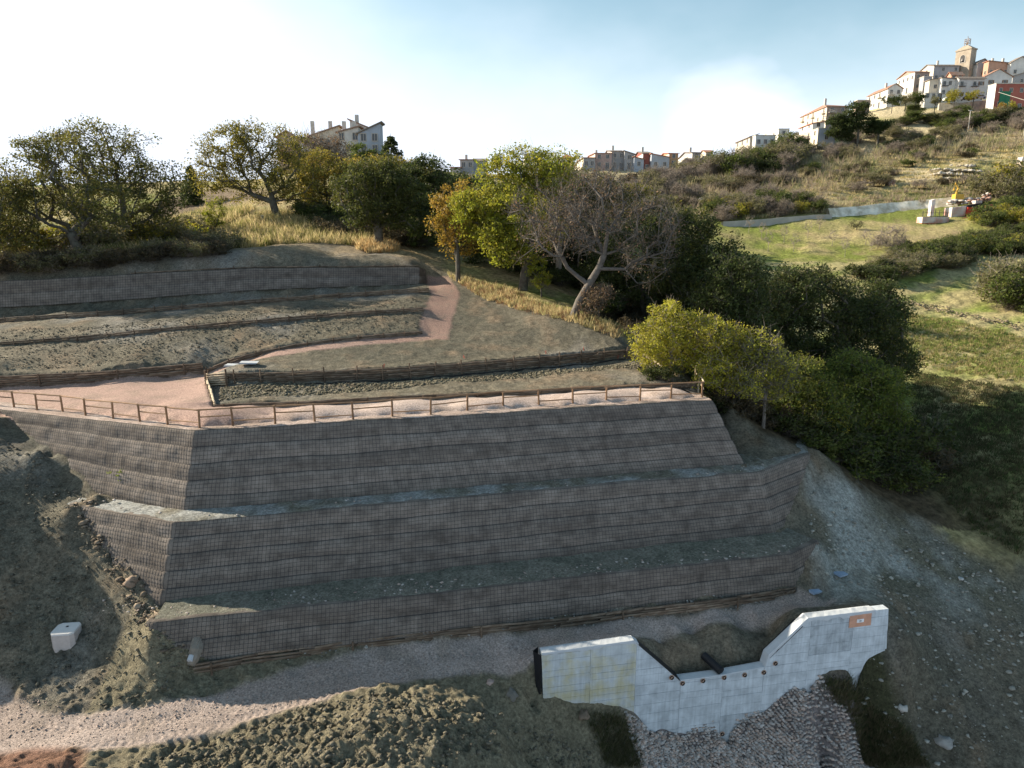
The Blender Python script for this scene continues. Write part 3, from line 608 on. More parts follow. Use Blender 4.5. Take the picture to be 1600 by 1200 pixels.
def log_wall(line, label, rows, dr, ll=2.6, stake_h=.5, stake_every=2.0, pale=False, seed=0, thick=1.0, z_fix=None, jit=.03, group='log edgings'):
    rs = random.Random(seed); L = dense(line, .25); root = empty('log_edging', L[len(L) // 2], label=label, cat='log edging', group=group); o = Vector(root.location)
    acc = [0]
    for a, b in zip(L[:-1], L[1:]): acc.append(acc[-1] + (Vector(b) - Vector(a)).length)
    def at(s, front=0):
        s = min(max(s, 0), acc[-1]); i = min(np.searchsorted(acc, s, 'right') - 1, len(L) - 2); t = (s - acc[i]) / max(acc[i + 1] - acc[i], 1e-6)
        p = Vector(L[i]).lerp(Vector(L[i + 1]), t); d = (Vector(L[i + 1]) - Vector(L[i])).normalized(); return p + Vector((d.y, -d.x, 0)) * front
    def zb(p): return (surf(p.x + 0, p.y - .0) if z_fix is None else z_fix)
    for r in range(rows):
        s = rs.uniform(-.8, 0)
        while s < acc[-1]:
            e = s + ll * rs.uniform(.8, 1.2); a = at(max(s, 0), .04 + rs.uniform(-1, 1) * jit); b = at(min(e + .15, acc[-1]), .04 + rs.uniform(-1, 1) * jit)
            for q in (a, b): q.z = q.z + .03 + dr * (r + .5) + rs.uniform(-.025, .025)
            me = (LOGP if pale else LOGS)[rs.randrange(2 if pale else 5)]
            place_seg('log', me, a - o, b - o, root, thick * rs.uniform(.8, 1.15)); s = e
    if stake_every:
        sm = [stake_mesh(k + seed, stake_h, .055, M_LOGPALE if pale else None) for k in range(3)]; s = rs.uniform(.2, .8)
        while s < acc[-1]:
            p = at(s, .16); st = link('stake', sm[rs.randrange(3)], root, p - o, (rs.uniform(-.06, .06), rs.uniform(-.06, .06), rs.uniform(0, 6))); s += stake_every * rs.uniform(.85, 1.15)
    return root
log_wall(TA, 'log edging on the uppermost planted terrace, nearest below the dark back wall', 3, .15, stake_h=.62, stake_every=2.6, seed=1)
log_wall(TB, 'log edging on the middle planted terrace with short stakes', 3, .15, stake_h=.62, stake_every=2.5, seed=2)
log_wall(TC1, 'thick stacked log wall behind the wide pink gravel apron at left', 6, .15, ll=2.9, stake_h=1.0, stake_every=5.2, seed=3, jit=.06, group='stacked log walls')
log_wall(TC2, 'thin log edging along the narrow pink path climbing to the ramp', 3, .11, stake_h=.5, stake_every=1.9, seed=4)
log_wall(TDb, 'staked log wall holding the sloping bank at the back of the long planting bed', 6, .14, ll=2.8, stake_h=1.15, stake_every=2.05, seed=5, group='stacked log walls')
log_wall(TE, 'low log edging along the front of the long bed beside the fenced path', 3, .11, ll=3, stake_h=.4, stake_every=4.1, seed=6)
log_wall(TS, 'pale end grain log side of the planting bed facing the gravel apron', 4, .13, ll=1.3, stake_h=.6, stake_every=1.6, pale=True, seed=7, group='stacked log walls')
log_wall(TF, 'dark log edging at the foot of the bottom wall beside the lower gravel road', 4, .13, ll=2.6, stake_h=.55, stake_every=7, seed=8, jit=.09)
log_wall([(x, y, z + .05) for x, y, z in offset_line(BWT[2:5], -.7)], 'thin log edging lying along the crest of the dark back wall', 1, .1, stake_every=9, stake_h=.3, seed=9)
RL = [atZ(1000, 551, .9), atZ(1030, 571, .6), atZ(1062, 590, .35)]
log_wall(RL, 'few pale logs at the right end of the bed, near the hedge', 2, .12, ll=1.7, stake_every=1.9, stake_h=.5, pale=True, seed=11)
# corner boards at the left end of the bank wall (pale planks between two stakes)
cb = empty('log_edging', atZ(330, 602, .1), label='short pale log panel between two stakes at the left corner of the bed', cat='log edging', group='stacked log walls')
a, b = Vector(atZ(325, 604, .05)), Vector(atZ(357, 602, .3))
for k in range(6): place_seg('log', LOGP[k % 2], a + Vector((0, -.12, .12 + k * .155)) - cb.location, b + Vector((0, -.12, .12 + k * .155)) - cb.location, cb, .95)
for q in (a, b): link('stake', stake_mesh(4, 1.2, .075), cb, q + Vector((0, -.26, 0)) - cb.location)
# red marker pegs in the strip below the bank wall
peg = MB().tube([(0, 0, -.05), (0.02, 0, .3)], .02, 5).tube([(-.12, 0, .05), (.12, .02, .22)], .018, 5).mesh('marker_peg', mat('red_paint', (.35, .05, .03), .6))
pegn = ['leftmost', 'second from the left', 'third from the left', 'fourth from the left', 'fifth from the left', 'rightmost']
for i, (x, y) in enumerate([(530, 594), (602, 590), (726, 577), (852, 570), (911, 566), (964, 565)]):
    p = atZ(x, y, .4); o = link('marker_peg', peg, None, (p[0], p[1] - .35, surf(p[0], p[1] - .35)), (0, .2 * (i % 3 - 1), i)); tag(o, pegn[i] + ' of the red pegs at the foot of the bank wall', 'peg', 'red pegs below the bank log wall')
# black strip put in for the dark ditch edge along that bank
ds = MB(); L = dense([(p[0], p[1] - .5, p[2]) for p in TDb[2:]], .5)
for a, b in zip(L[:-1], L[1:]):
    d = (Vector(b) - Vector(a)).normalized(); n = Vector((d.y, -d.x, 0)) * .09; k = len(ds.v); za, zb_ = surf(a[0], a[1]) + .04, surf(b[0], b[1]) + .04
    A, B = Vector((a[0], a[1], za)), Vector((b[0], b[1], zb_)); ds.add([A - n, B - n, B + n, A + n, A - n - Vector((0, 0, .1)), B - n - Vector((0, 0, .1)), B + n - Vector((0, 0, .1)), A + n - Vector((0, 0, .1))], [(0, 1, 2, 3)[::-1], (3, 2, 6, 7), (0, 4, 5, 1)])
tag(ds.build('ditch_edge_strip', M_BLACK), 'thin black strip standing for the dark ditch edge below the staked bank wall', 'drain strip')
# pale slabs on the narrow path by the bed corner
for i, (x, y, Yd, w_, lb) in enumerate([(366, 577, 50.2, 1.3, 'pale slab lying on the gravel path by the bed corner'), (390, 583, 48.9, 1.3, 'pale slab at the top of the bank log wall, near its left end')]):
    p = atY(x, y, Yd); mb = MB().prism([(-w_ / 2, 0), (w_ / 2 - .1, .01), (w_ / 2, .10), (-w_ / 2 + .08, .11)], -.35, .35)
    o = mb.build('slab', M_TEX, None, loc=(p[0], p[1], surf(p[0], p[1]) + .06), rot=(0.02, .03, .15 * i)); tag(o, lb, 'slab')

# ------------------------------------------------------------------ rustic fence
fr = empty('wooden_fence', UT[2], label='rustic brown post and rail fence along the edge of the fenced platform', cat='fence')
FO = Vector(fr.location)
fx = [-130, -104, -78, -52, -27, -2, 22, 58, 98, 134, 177, 219, 262, 312, 364, 430, 492, 552, 613, 673, 730, 786, 842, 895, 947, 1000, 1048, 1097]
def fence_y(x):
    pts = [(-130, 623), (22, 636), (58, 640), (98, 643), (134, 649), (177, 654), (219, 659), (262, 663), (312, 669), (364, 665), (430, 662), (492, 659), (552, 656), (613, 651), (673, 648), (730, 642), (786, 637), (842, 634), (895, 631), (947, 628), (1000, 626), (1048, 623), (1097, 621)]
    return float(np.interp(x, [p[0] for p in pts], [p[1] for p in pts]))
POSTM = [MB().tube([(0, 0, -.3), (.01 * k, 0, .5), (0, .01 * k, 1.08)], [.065, .062, .058], 8).mesh('post', M_FENCE) for k in (-1, 0, 1)]
RAILM = [log_mesh(30 + i, r=.048, m=M_FENCE) for i in range(4)]
base = [Vector(atZ(x, fence_y(x), .02 - .6 * min(max((305 - x) / 305, 0), 1.45))) for x in fx]
rs = random.Random(5)
for i, p in enumerate(base):
    link('post', POSTM[i % 3], fr, p - FO, (rs.uniform(-.03, .03), rs.uniform(-.03, .03), rs.uniform(0, 6)))
for i, (a, b) in enumerate(zip(base[:-1], base[1:])):
    u = (b - a).normalized() * .12; z = Vector((0, 0, 1))
    place_seg('rail', RAILM[i % 4], a - u + z * (1.02 + rs.uniform(-.02, .02)) - FO, b + u + z * (1.02 + rs.uniform(-.02, .02)) - FO, fr, 1.05)
    h1 = .62 if i % 2 == 1 else .27
    place_seg('rail', RAILM[(i + 2) % 4], a + z * (h1 + rs.uniform(-.05, .05)) - FO, b + z * (h1 + rs.uniform(-.05, .05)) - FO, fr, .85)
# the fence turns back at the right end
fe = empty('wooden_fence', base[-1], label='short paler fence span turning back at the right end of the platform', cat='fence')
e0 = base[-1]; e1 = e0 + Vector((.55, 3.0, .0)); e2 = e0 + Vector((1.1, 6.0, .0))
for q in (e1, e2): q.z = max(surf(q.x, q.y), -.1); link('post', MB().tube([(0, 0, -.3), (0, 0, 1.15)], .062, 8).mesh('post', M_LOGPALE), fe, q - e0)
for a, b in ((e0, e1), (e1, e2)):
    for h in (1.03, .55): place_seg('rail', log_mesh(41, r=.05, m=M_LOGPALE), a + Vector((.08, .1, h)) - e0, b + Vector((.08, 0, h)) - e0, fe)

# ------------------------------------------------------------------ check dam
OUTL = [(846, 1021), (990, 1001), (1062, 1063), (1125, 1055), (1194, 1042), (1200, 1024), (1262, 966), (1388, 951), (1385, 1032), (1362, 1068), (1310, 1100), (1270, 1130), (1200, 1170), (1130, 1195), (1050, 1185), (990, 1150), (850, 1120)]
OS = [dam(x, y) for x, y in OUTL]
dm = empty('check_dam', dam_w(OS[0][0], OS[3][1] - 3), math.atan2(DU.y, DU.x), label='pale concrete check dam with a notched spillway and board marked face', cat='dam')
DO = Vector(dm.location); s_off = OS[0][0]
LZ = lambda pts: [(s - s_off, z - DO.z) for s, z in pts]
MB().prism(LZ(OS), .02, .42).build('wall_body', M_CONC, dm)
def clip(poly, x0, x1, z0, z1):
    for ax, lim, sg in ((0, x0, 1), (0, x1, -1), (1, z0, 1), (1, z1, -1)):
        o = []
        for i in range(len(poly)):
            a, b = poly[i - 1], poly[i]; ia = (a[ax] - lim) * sg >= 0; ib = (b[ax] - lim) * sg >= 0
            if ia != ib:
                t = (lim - a[ax]) / (b[ax] - a[ax]); o.append((a[0] + (b[0] - a[0]) * t, a[1] + (b[1] - a[1]) * t))
            if ib: o.append(b)
        poly = o
        if not poly: return []
    return poly
L0 = LZ(OS); cols = [L0[0][0] - .1] + [dam(x, 1050)[0] - s_off for x in (922, 993, 1064, 1130, 1193, 1260, 1325)] + [L0[7][0] + .1]
ztop = L0[7][1] + .2; rs = random.Random(3)
for ci in range(len(cols) - 1):
    zz = ztop - rs.uniform(0, .2); slope = 0
    while zz > L0[13][1] - .2:
        zn = zz - .56 * rs.choice([1, 1, 1, .6]); q = clip(L0, cols[ci] + .007, cols[ci + 1] - .007, zn + .006, zz - .006)
        if len(q) > 2:
            pr = rs.uniform(.012, .022); yel = ci < 2; dk = (ci in (4, 5) and zz < L0[3][1] - 2.4) or (ci == 6 and zz > L0[3][1] + .8)
            o = MB().prism(q, -pr, .02).build('board_panel', M_CONCY if yel else M_CONCD if dk else M_CONC, dm)
            if yel: o['label'] = 'yellow stained concrete board panel'
            elif dk: o['label'] = 'dark damp concrete board panel'
        zz = zn
# weep holes: short pipes with a dark bore and a rusty run
pm = MB(); n = 14
for k in range(n): pass
ring = MB()
vo = [(math.cos(2 * PI * k / n) * r, y, math.sin(2 * PI * k / n) * r) for r, y in ((.095, -.10), (.075, -.10), (.075, .0), (.095, .0)) for k in range(n)]
fo = []
for a in range(3):
    for k in range(n): k2 = (k + 1) % n; fo.append((a * n + k, (a + 1) * n + k, (a + 1) * n + k2, a * n + k2))
for k in range(n): k2 = (k + 1) % n; fo.append((3 * n + k, k, k2, 3 * n + k2))
ring.add(vo, fo).add([(math.cos(2 * PI * k / n) * .08, -.03, math.sin(2 * PI * k / n) * .08) for k in range(n)], [tuple(range(n))])
rm = ring.mesh('weep_pipe', M_BLACK); M_RUST = mat('rust_stain', (.40, .27, .20), .9, .2, 10, .3, 4)
disc = MB().prism([(math.cos(k * PI / 8) * .14, math.sin(k * PI / 8) * .14) for k in range(16)], -.04, -.025).mesh('rust_halo', M_RUST)
for x, y in [(1049, 1058), (1066, 1067), (1098, 1063), (1131, 1058), (1163, 1054), (1193, 1050), (1211, 1036), (1302, 1055), (1128, 1146)]:
    s, z = dam(x, y); h = link('weep_pipe', rm, dm, (s - s_off, 0, z - DO.z)); link('rust_halo', disc, h)
# geotextile over the crest
def crest(pts, nm, m, ov=.16, th=.02, seed=0):
    rs = random.Random(seed); L = []
    for a, b in zip(pts[:-1], pts[1:]):
        k = max(2, int(math.hypot(b[0] - a[0], b[1] - a[1]) / .22))
        for i in range(k): L.append((a[0] + (b[0] - a[0]) * i / k, a[1] + (b[1] - a[1]) * i / k))
    L.append(pts[-1]); V = []; Fs = []
    for s, z in L:
        o = ov * rs.uniform(.45, 1.25); V += [(s, -.045, z - o), (s, -.055, z - .02), (s, -.04, z + .03 + rs.uniform(0, .02)), (s, .3, z + .05 + rs.uniform(0, .04)), (s, .46, z + .03), (s + rs.uniform(-.02, .02), .52, z - .25)]
    for i in range(len(L) - 1):
        for k in range(5): Fs.append((i * 6 + k, i * 6 + k + 6, i * 6 + k + 7, i * 6 + k + 1))
    return MB().add(V, Fs).build(nm, m, dm, smooth=False)
crest([L0[0], L0[1], (L0[1][0] + .25, L0[1][1] - .2)], 'geotextile', M_TEX, .14, seed=1)
crest([L0[2], L0[3], L0[4]], 'geotextile', M_TEX, .02, seed=2)
crest([L0[4], L0[5], L0[6], (L0[6][0] + 3.9, L0[6][1] + .02)], 'geotextile', M_TEX, .22, seed=3)
# black membrane showing under it on the slanting shoulders and at the left end
def mem(pts, w=.1):
    for a, b in pts:
        A, B = Vector((a[0], 0, a[1])), Vector((b[0], 0, b[1])); d = (B - A).normalized(); n = Vector((-d.z, 0, d.x)) * w
        MB().add([A + Vector((0, -.05, 0)), B + Vector((0, -.05, 0)), B + n + Vector((0, -.06, 0)), A + n * .3 + Vector((0, -.06, 0)), A + Vector((0, .7, 0)), B + Vector((0, .7, 0)), B + n + Vector((0, .7, 0)), A + n * .3 + Vector((0, .7, 0))], [(0, 1, 2, 3), (4, 7, 6, 5), (3, 2, 6, 7), (0, 3, 7, 4), (1, 5, 6, 2)]).build('membrane', M_BLACK, dm)
mem([(((L0[1][0] + .1), L0[1][1] - .1), L0[2])], .045)
mem([((L0[5][0] + .1, L0[5][1] - .15), (L0[6][0] - .25, L0[6][1] - .42))], .05)
MB().add([(-.02, -.02, L0[0][1] - .1), (-.35, .3, L0[0][1] + .0), (-.16, .3, L0[0][1] - 2.4), (-.02, -.02, L0[0][1] - 2.2), (-.02, .6, L0[0][1]), (-.02, .6, L0[0][1] - 2.3)], [(0, 1, 2, 3), (1, 4, 5, 2)]).build('membrane', M_BLACK, dm)
# orange patch with its small white plate
s, z = dam(1327, 962); s1, z1 = dam(1359, 976)
pp = LZ([(s, z), (s1, z1)]); op = MB().prism([(pp[0][0], pp[0][1]), (pp[1][0], pp[0][1] + .04), (pp[1][0] + .02, pp[1][1]), (pp[0][0] + .02, pp[1][1] - .02)], -.052, -.03).build('painted_patch', mat('orange_wash', (.50, .27, .18), .85, .2, 8, .2, 3), dm); op['label'] = 'faded orange painted patch'
cx, cz = (pp[0][0] + pp[1][0]) / 2, (pp[0][1] + pp[1][1]) / 2
pl = MB().prism([(cx - .2, cz - .09), (cx + .2, cz - .09), (cx + .2, cz + .1), (cx - .2, cz + .1)], -.075, -.053).build('plate', mat('white_paint', (.75, .75, .75), .5), op)
MB().prism([(cx - .06, cz - .035), (cx + .06, cz - .035), (cx + .06, cz + .035), (cx - .06, cz + .035)], -.079, -.0755).build('mark', mat('grey_print', (.25, .25, .27), .6), op)
# dark pipe lying in the notch
p0 = dam_w(*dam(1122, 1055), -.35); z0 = p0[2] + .12
pb = MB().tube([(0, -.5, 0), (0, .7, .18)], .21, 16).build('drain_pipe', M_BLACK, None, loc=(p0[0] - .05, p0[1] + .1, z0 + .12), rot=(0.05, 0, .55)); tag(pb, 'short black plastic pipe lying in the notch of the concrete dam', 'pipe')

# ------------------------------------------------------------------ inspection box on the left slope
px_, py_ = 105, 996; q = hit(px_, py_); vb = empty('inspection_chamber', (q[0], q[1], q[2] - .22), .12, label='white concrete inspection chamber with a square lid on the dark left slope', cat='inspection chamber')
M_WC = mat('whitewashed_concrete', (.50, .44, .41), .8, .2, 20, .12, 4)
bx = MB(); pr = [(.53, -.36), (.53, .36), (.38, .52), (-.38, .52), (-.53, .36), (-.53, -.36), (-.38, -.52), (.38, -.52)]
bx.add([(x * .98, y * .98, -.3) for x, y in pr] + [(x, y, .62) for x, y in pr], [tuple(range(8))[::-1], tuple(range(8, 16))] + [(i, (i + 1) % 8, (i + 1) % 8 + 8, i + 8) for i in range(8)]).build('box_body', M_WC, vb)
ld = MB().add([(x * 1.02, y * 1.02, .63) for x, y in pr] + [(x * 1.0, y * 1.0, .72) for x, y in pr], [tuple(range(8))[::-1], tuple(range(8, 16))] + [(i, (i + 1) % 8, (i + 1) % 8 + 8, i + 8) for i in range(8)]).build('lid', mat('white_lid', (.62, .60, .58), .7, .1, 20, .08, 3), vb); MB().box(-.05, .05, .1, .2, .722, .74).build('lid_eye', M_BLACK, ld)
# sack of stone wrapped in geotextile at the end of the log edging
q = hit(303, 1030); wr = random.Random(8); sk = empty('wrapped_pipe_end', q, label='pale torn geotextile wrapped pipe end beside the lower left corner of the bottom wall', cat='pipe end')
mb = MB(); mb.tube([(-.05, .9, .7), (.05, .5, .72), (.1, .1, .45), (.05, -.15, .1), (0, -.3, -.1)], [.16, .26, .30, .28, .2], 10); mb.v = [(x + wr.uniform(-.05, .05), y + wr.uniform(-.05, .05), z + wr.uniform(-.05, .05)) for x, y, z in mb.v]
mb.build('wrapping', mat('dirty_geotextile', (.22, .19, .155), .85, .5, 8, .3, 3), sk); MB().tube([(.02, -.2, .3), (.0, -.42, .18)], [.15, .13], 12).build('pipe', M_TEX, sk)
# bluish slabs by the right return
for x, y, Lb in ((1313, 898, 'bluish slab lying on rubble, higher of the two beside the wall end'), (1272, 925, 'bluish slab lying flush beside the end of the gravel road')):
    q = hit(x, y); o = MB().prism([(-.35, 0), (.3, 0), (.38, .09), (-.3, .1)], -.25, .25).build('slab', mat('blue_grey_plastic', (.25, .32, .42), .6), None, loc=(q[0], q[1], q[2] + .02), rot=(.08, .05, .5)); tag(o, Lb, 'slab')

# ------------------------------------------------------------------ stones, clods
ICO = None
import bmesh
def ico_variants(n=10, sub=1, seed=1, squash=.6):
    out = []; rs = np.random.RandomState(seed)
    for i in range(n):
        bm = bmesh.new(); bmesh.ops.create_icosphere(bm, subdivisions=sub, radius=1); v = np.array([q.co[:] for q in bm.verts]); f = np.array([[w.index for w in q.verts] for q in bm.faces]); bm.free()
        v = v * (1 + rs.uniform(-.5, .35, (len(v), 1))) * np.array([rs.uniform(.8, 1.4), rs.uniform(.7, 1.1), squash * rs.uniform(.7, 1.2)]); out.append((v, f))
    return out
IV = ico_variants()
def scatter(name, pts, sizes, m, colf, kind='stuff', seed=0, label=None, cat=None, sink=.25):
    rs = np.random.RandomState(seed); Vs = []; Fs = []; Cs = []; b = 0
    for (x, y, z), s in zip(pts, sizes):
        v, f = IV[rs.randint(len(IV))]; a = rs.uniform(0, 6.28); c_, s_ = math.cos(a), math.sin(a)
        q = v * s; q = np.stack([q[:, 0] * c_ - q[:, 1] * s_, q[:, 0] * s_ + q[:, 1] * c_, q[:, 2]], 1) + np.array([x, y, z + s * (.5 - sink)])
        Vs.append(q); Fs.append(f + b); b += len(v); Cs.append(np.repeat(np.array(colf(rs, x, y))[None], len(v), 0))
    o = link(name, mesh_np(name, np.vstack(Vs), np.vstack(Fs), m, False, np.vstack(Cs))); o['kind'] = kind
    if label: tag(o, label, cat)
    return o
def pts_in(poly_px, n, rs, y0=20, zf=None):
    """random ground points inside a region outlined on the photograph, sampled evenly over the ground"""
    poly = hp(poly_px, y0); P2 = np.array([p[:2] for p in poly]); lo = P2.min(0); hi = P2.max(0); out = []
    while len(out) < n:
        x = rs.uniform(lo[0], hi[0], 4000); y = rs.uniform(lo[1], hi[1], 4000); k = sdf(x, y, poly) > 0
        for a, b in zip(x[k], y[k]): out.append((a, b))
        if not k.any(): break
    return [(x, y, surf(x, y)) for x, y in out[:n]]
rs = np.random.RandomState(4)
soilc = lambda r, x, y: C(.17, .155, .12) * r.uniform(.65, 1.35)
stonec = lambda r, x, y: C(.42, .38, .35) * r.uniform(.6, 1.25) * (C(1.05, .9, .82) if r.rand() < .4 else C(1, 1, 1))
DBG = 1
p = pts_in([(200, 1198), (380, 1140), (480, 1100), (640, 1080), (700, 1095), (850, 1140), (990, 1150), (1000, 1198), (850, 1198), (700, 1198), (500, 1199), (350, 1199)], 6500, rs); scatter('spoil_clods', p, .018 + .11 * rs.rand(len(p)) ** 8, M_SOIL, lambda r, x, y: C(.18, .16, .12) * r.uniform(.75, 1.25))
p = pts_in([(0, 680), (60, 705), (160, 800), (230, 960), (300, 1050), (250, 1100), (120, 1110), (20, 1080), (0, 1060)], 2600, rs); scatter('slope_clods', p, .02 + .10 * rs.rand(len(p)) ** 7, M_SOIL, soilc)
p = pts_in([(100, 780), (150, 790), (240, 950), (300, 1040), (270, 1050), (205, 960)], 260, rs); scatter('slope_rubble', p, .05 + .16 * rs.rand(len(p)) ** 3, M_SOIL, lambda r, x, y: C(.25, .20, .15) * r.uniform(.7, 1.3))
p = pts_in([(1270, 760), (1460, 840), (1598, 925), (1598, 1190), (1500, 1195), (1400, 1195), (1300, 1070), (1395, 1010), (1395, 945), (1260, 900)], 4200, rs); scatter('bank_stones', p, .015 + .15 * rs.rand(len(p)) ** 11, M_STONE, lambda r, x, y: C(.30, .29, .25) * r.uniform(.6, 1.3))
p = pts_in([(975, 1112), (1060, 1152), (1130, 1156), (1200, 1112), (1276, 1064), (1330, 1130), (1372, 1198), (1002, 1198)], 6500, rs); scatter('riprap', p, .065 + .06 * rs.rand(len(p)), M_STONE, stonec, sink=.3)
for nm, z, L, n_, cf in (('berm_stones', ZM, MT, 700, stonec), ('berm_stones', ZL, LT, 900, stonec)):
    T_, B_, S_ = wall_line(offset_line(L, -.15), offset_line(L, -2.0), .1); k = rs.randint(0, len(T_), n_); t = rs.rand(n_)[:, None]; q = T_[k] + (B_[k] - T_[k]) * t; q[:, 2] = z + .02
    scatter(nm, q, .02 + .075 * rs.rand(n_) ** 4, M_STONE, cf, seed=3)
T_, B_, S_ = wall_line(offset_line(TF, .15), offset_line(TF, -.9), .1); k = rs.randint(0, len(T_), 900); q = T_[k] + (B_[k] - T_[k]) * rs.rand(900)[:, None]; q = [(a, b, surf(a, b)) for a, b, c in q]
scatter('wall_foot_stones', q, .02 + .09 * rs.rand(900) ** 3, M_STONE, lambda r, x, y: C(.30, .28, .25) * r.uniform(.4, 1.4), seed=5)
p = pts_in([(0, 520), (300, 500), (660, 465), (655, 520), (400, 550), (300, 580), (0, 590)], 5000, rs, 40); scatter('terrace_clods', p, .03 + .07 * rs.rand(len(p)) ** 3, M_SOIL, soilc, seed=6)
p = pts_in([(342, 632), (345, 606), (600, 600), (985, 568), (1080, 602)], 4200, rs, 36); scatter('bed_clods', p, .035 + .09 * rs.rand(len(p)) ** 3, M_SOIL, lambda r, x, y: C(.19, .17, .12) * r.uniform(.6, 1.4), seed=7)
p = pts_in([(0, 1080), (140, 1120), (312, 1090), (462, 1052), (840, 1003), (840, 1030), (576, 1070), (450, 1100), (312, 1134), (134, 1163), (0, 1168)], 2600, rs); scatter('loose_gravel', p, .012 + .035 * rs.rand(len(p)) ** 3, M_STONE, lambda r, x, y: C(.36, .28, .24) * r.uniform(.6, 1.3), seed=8)
# loose rocks one can point at
rk = ico_variants(4, 2, 11, .75)
for i, (x, y, s, lb, c_) in enumerate([(766, 1068, .22, 'single pale pink rock on shaded ground left of the dam', (.4, .3, .26)), (912, 1117, .28, 'brown boulder at the left foot of the concrete dam', (.2, .15, .11)), (800, 1087, .3, 'grey boulder half sunk in shaded soil left of the dam', (.17, .16, .14)),
                                  (205, 911, .38, 'brown rock on the earth slope beside the middle wall', (.26, .19, .14)), (1500, 905, .2, 'small white rock on the verge above the pale track', (.5, .5, .48)), (1475, 1160, .35, 'grey boulder at the bottom of the right bank', (.3, .29, .27)), (1410, 1108, .25, 'pale boulder among stones right of the dam apron', (.4, .39, .36)),
                                  (217, 949, .22, 'small tan rock at the left end of the lower berm', (.3, .24, .18))]):
    q = hit(x, y)
    if not q: continue
    v, f = rk[i % 4]; o = link('rock', mesh_np('rock', v * s, f, mat('rock_%d' % i, c_, .95, .6, 9, .3, 3), False), None, (q[0], q[1], q[2] + s * .2), (0, 0, i)); tag(o, lb, 'rock')

# ------------------------------------------------------------------ trees and shrubs
OAK = [C(.080, .090, .02), C(.12, .12, .028), C(.19, .155, .038)]
OAKY = [C(.15, .15, .025), C(.24, .20, .035), C(.32, .21, .035)]
MAPLE = [C(.20, .235, .02), C(.28, .28, .03), C(.36, .29, .035)]
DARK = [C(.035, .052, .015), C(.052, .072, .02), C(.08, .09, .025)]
MIDG = [C(.07, .10, .022), C(.10, .13, .028), C(.15, .15, .035)]
YEL = [C(.30, .30, .035), C(.42, .37, .045), C(.50, .37, .05)]; GUL = [C(.075, .115, .02), C(.12, .155, .028), C(.20, .20, .035)]
BROWN = [C(.20, .12, .07), C(.16, .11, .07), C(.25, .17, .10)]
OLIVE = [C(.13, .13, .06), C(.17, .165, .07), C(.20, .17, .08)]
TWIGC = [C(.17, .135, .11), C(.20, .16, .13), C(.14, .12, .09)]
AUT = [C(.30, .20, .03), C(.36, .22, .04), C(.22, .20, .03)]
def skeleton(rs, attract, trunk, jit=.12, curve=.25):
    """grow limbs from a trunk polyline out to the clump centres; returns nodes, parents, radii weights"""
    nodes = [np.array(p, float) for p in trunk]; par = [-1] + list(range(len(trunk) - 1)); tips = []
    top = nodes[-1]; order = np.argsort([np.linalg.norm(a - top) for a in attract]); dist0 = [0]
    for i in range(1, len(trunk)): dist0.append(dist0[-1] + np.linalg.norm(nodes[i] - nodes[i - 1]))
    start = max(1, int(len(trunk) * .5))
    for k in order:
        a = attract[k]; Nn = np.array(nodes[start:]); d = np.linalg.norm(Nn - a, axis=1); up = np.maximum(0, Nn[:, 2] - a[2]) * .6
        j = start + int(np.argmin(d + .32 * np.array(dist0[start:]) + up)); p0 = nodes[j]; v = a - p0; L = np.linalg.norm(v)
        m = max(1, int(L / 1.0)); sag = np.array([rs.normal(), rs.normal(), rs.normal() * .6]) * L * curve * .5; last = j
        for i in range(1, m + 1):
            t = i / m; q = p0 + v * t + sag * math.sin(PI * t) * (.6) + rs.normal(size=3) * jit * (t < 1)
            nodes.append(q); par.append(last); dist0.append(dist0[last] + L / m); last = len(nodes) - 1
        tips.append(last)
    w = np.zeros(len(nodes))
    for t in tips:
        while t >= 0: w[t] += 1; t = par[t]
    return np.array(nodes), par, w, tips
def limb_mesh(name, nodes, par, w, r0, m, rmin=.018, p=.5, org=None, flare=1.25):
    wmax = w[0] if w[0] > 0 else w.max(); R_ = np.maximum(rmin, r0 * (w / wmax) ** p); R_[0] *= flare; V = []; Fs = []; b = 0
    for i, j in enumerate(par):
        if j < 0: continue
        a, c = nodes[j], nodes[i]; d = c - a; L = np.linalg.norm(d)
        if L < 1e-5: continue
        d = d / L; u = np.cross(d, [0, 0, 1.0]) if abs(d[2]) < .95 else np.cross(d, [1.0, 0, 0]); u /= np.linalg.norm(u); q = np.cross(d, u)
        ra, rc = min(R_[j], R_[i] * 1.35), R_[i]; n = 8 if rc > r0 * .5 else 5 if rc > .06 else 3
        if j == 0 or w[j] == w[i]: ra = R_[j]
        an = 2 * PI * np.arange(n) / n; ring = np.cos(an)[:, None] * u + np.sin(an)[:, None] * q
        V.append(a - d * ra * .3 + ring * ra); V.append(c + ring * rc); k = np.arange(n)
        Fs.append(np.stack([b + k, b + (k + 1) % n, b + n + (k + 1) % n, b + n + k], -1)); b += 2 * n
    return mesh_np(name, np.vstack(V), np.vstack(Fs), m, True)
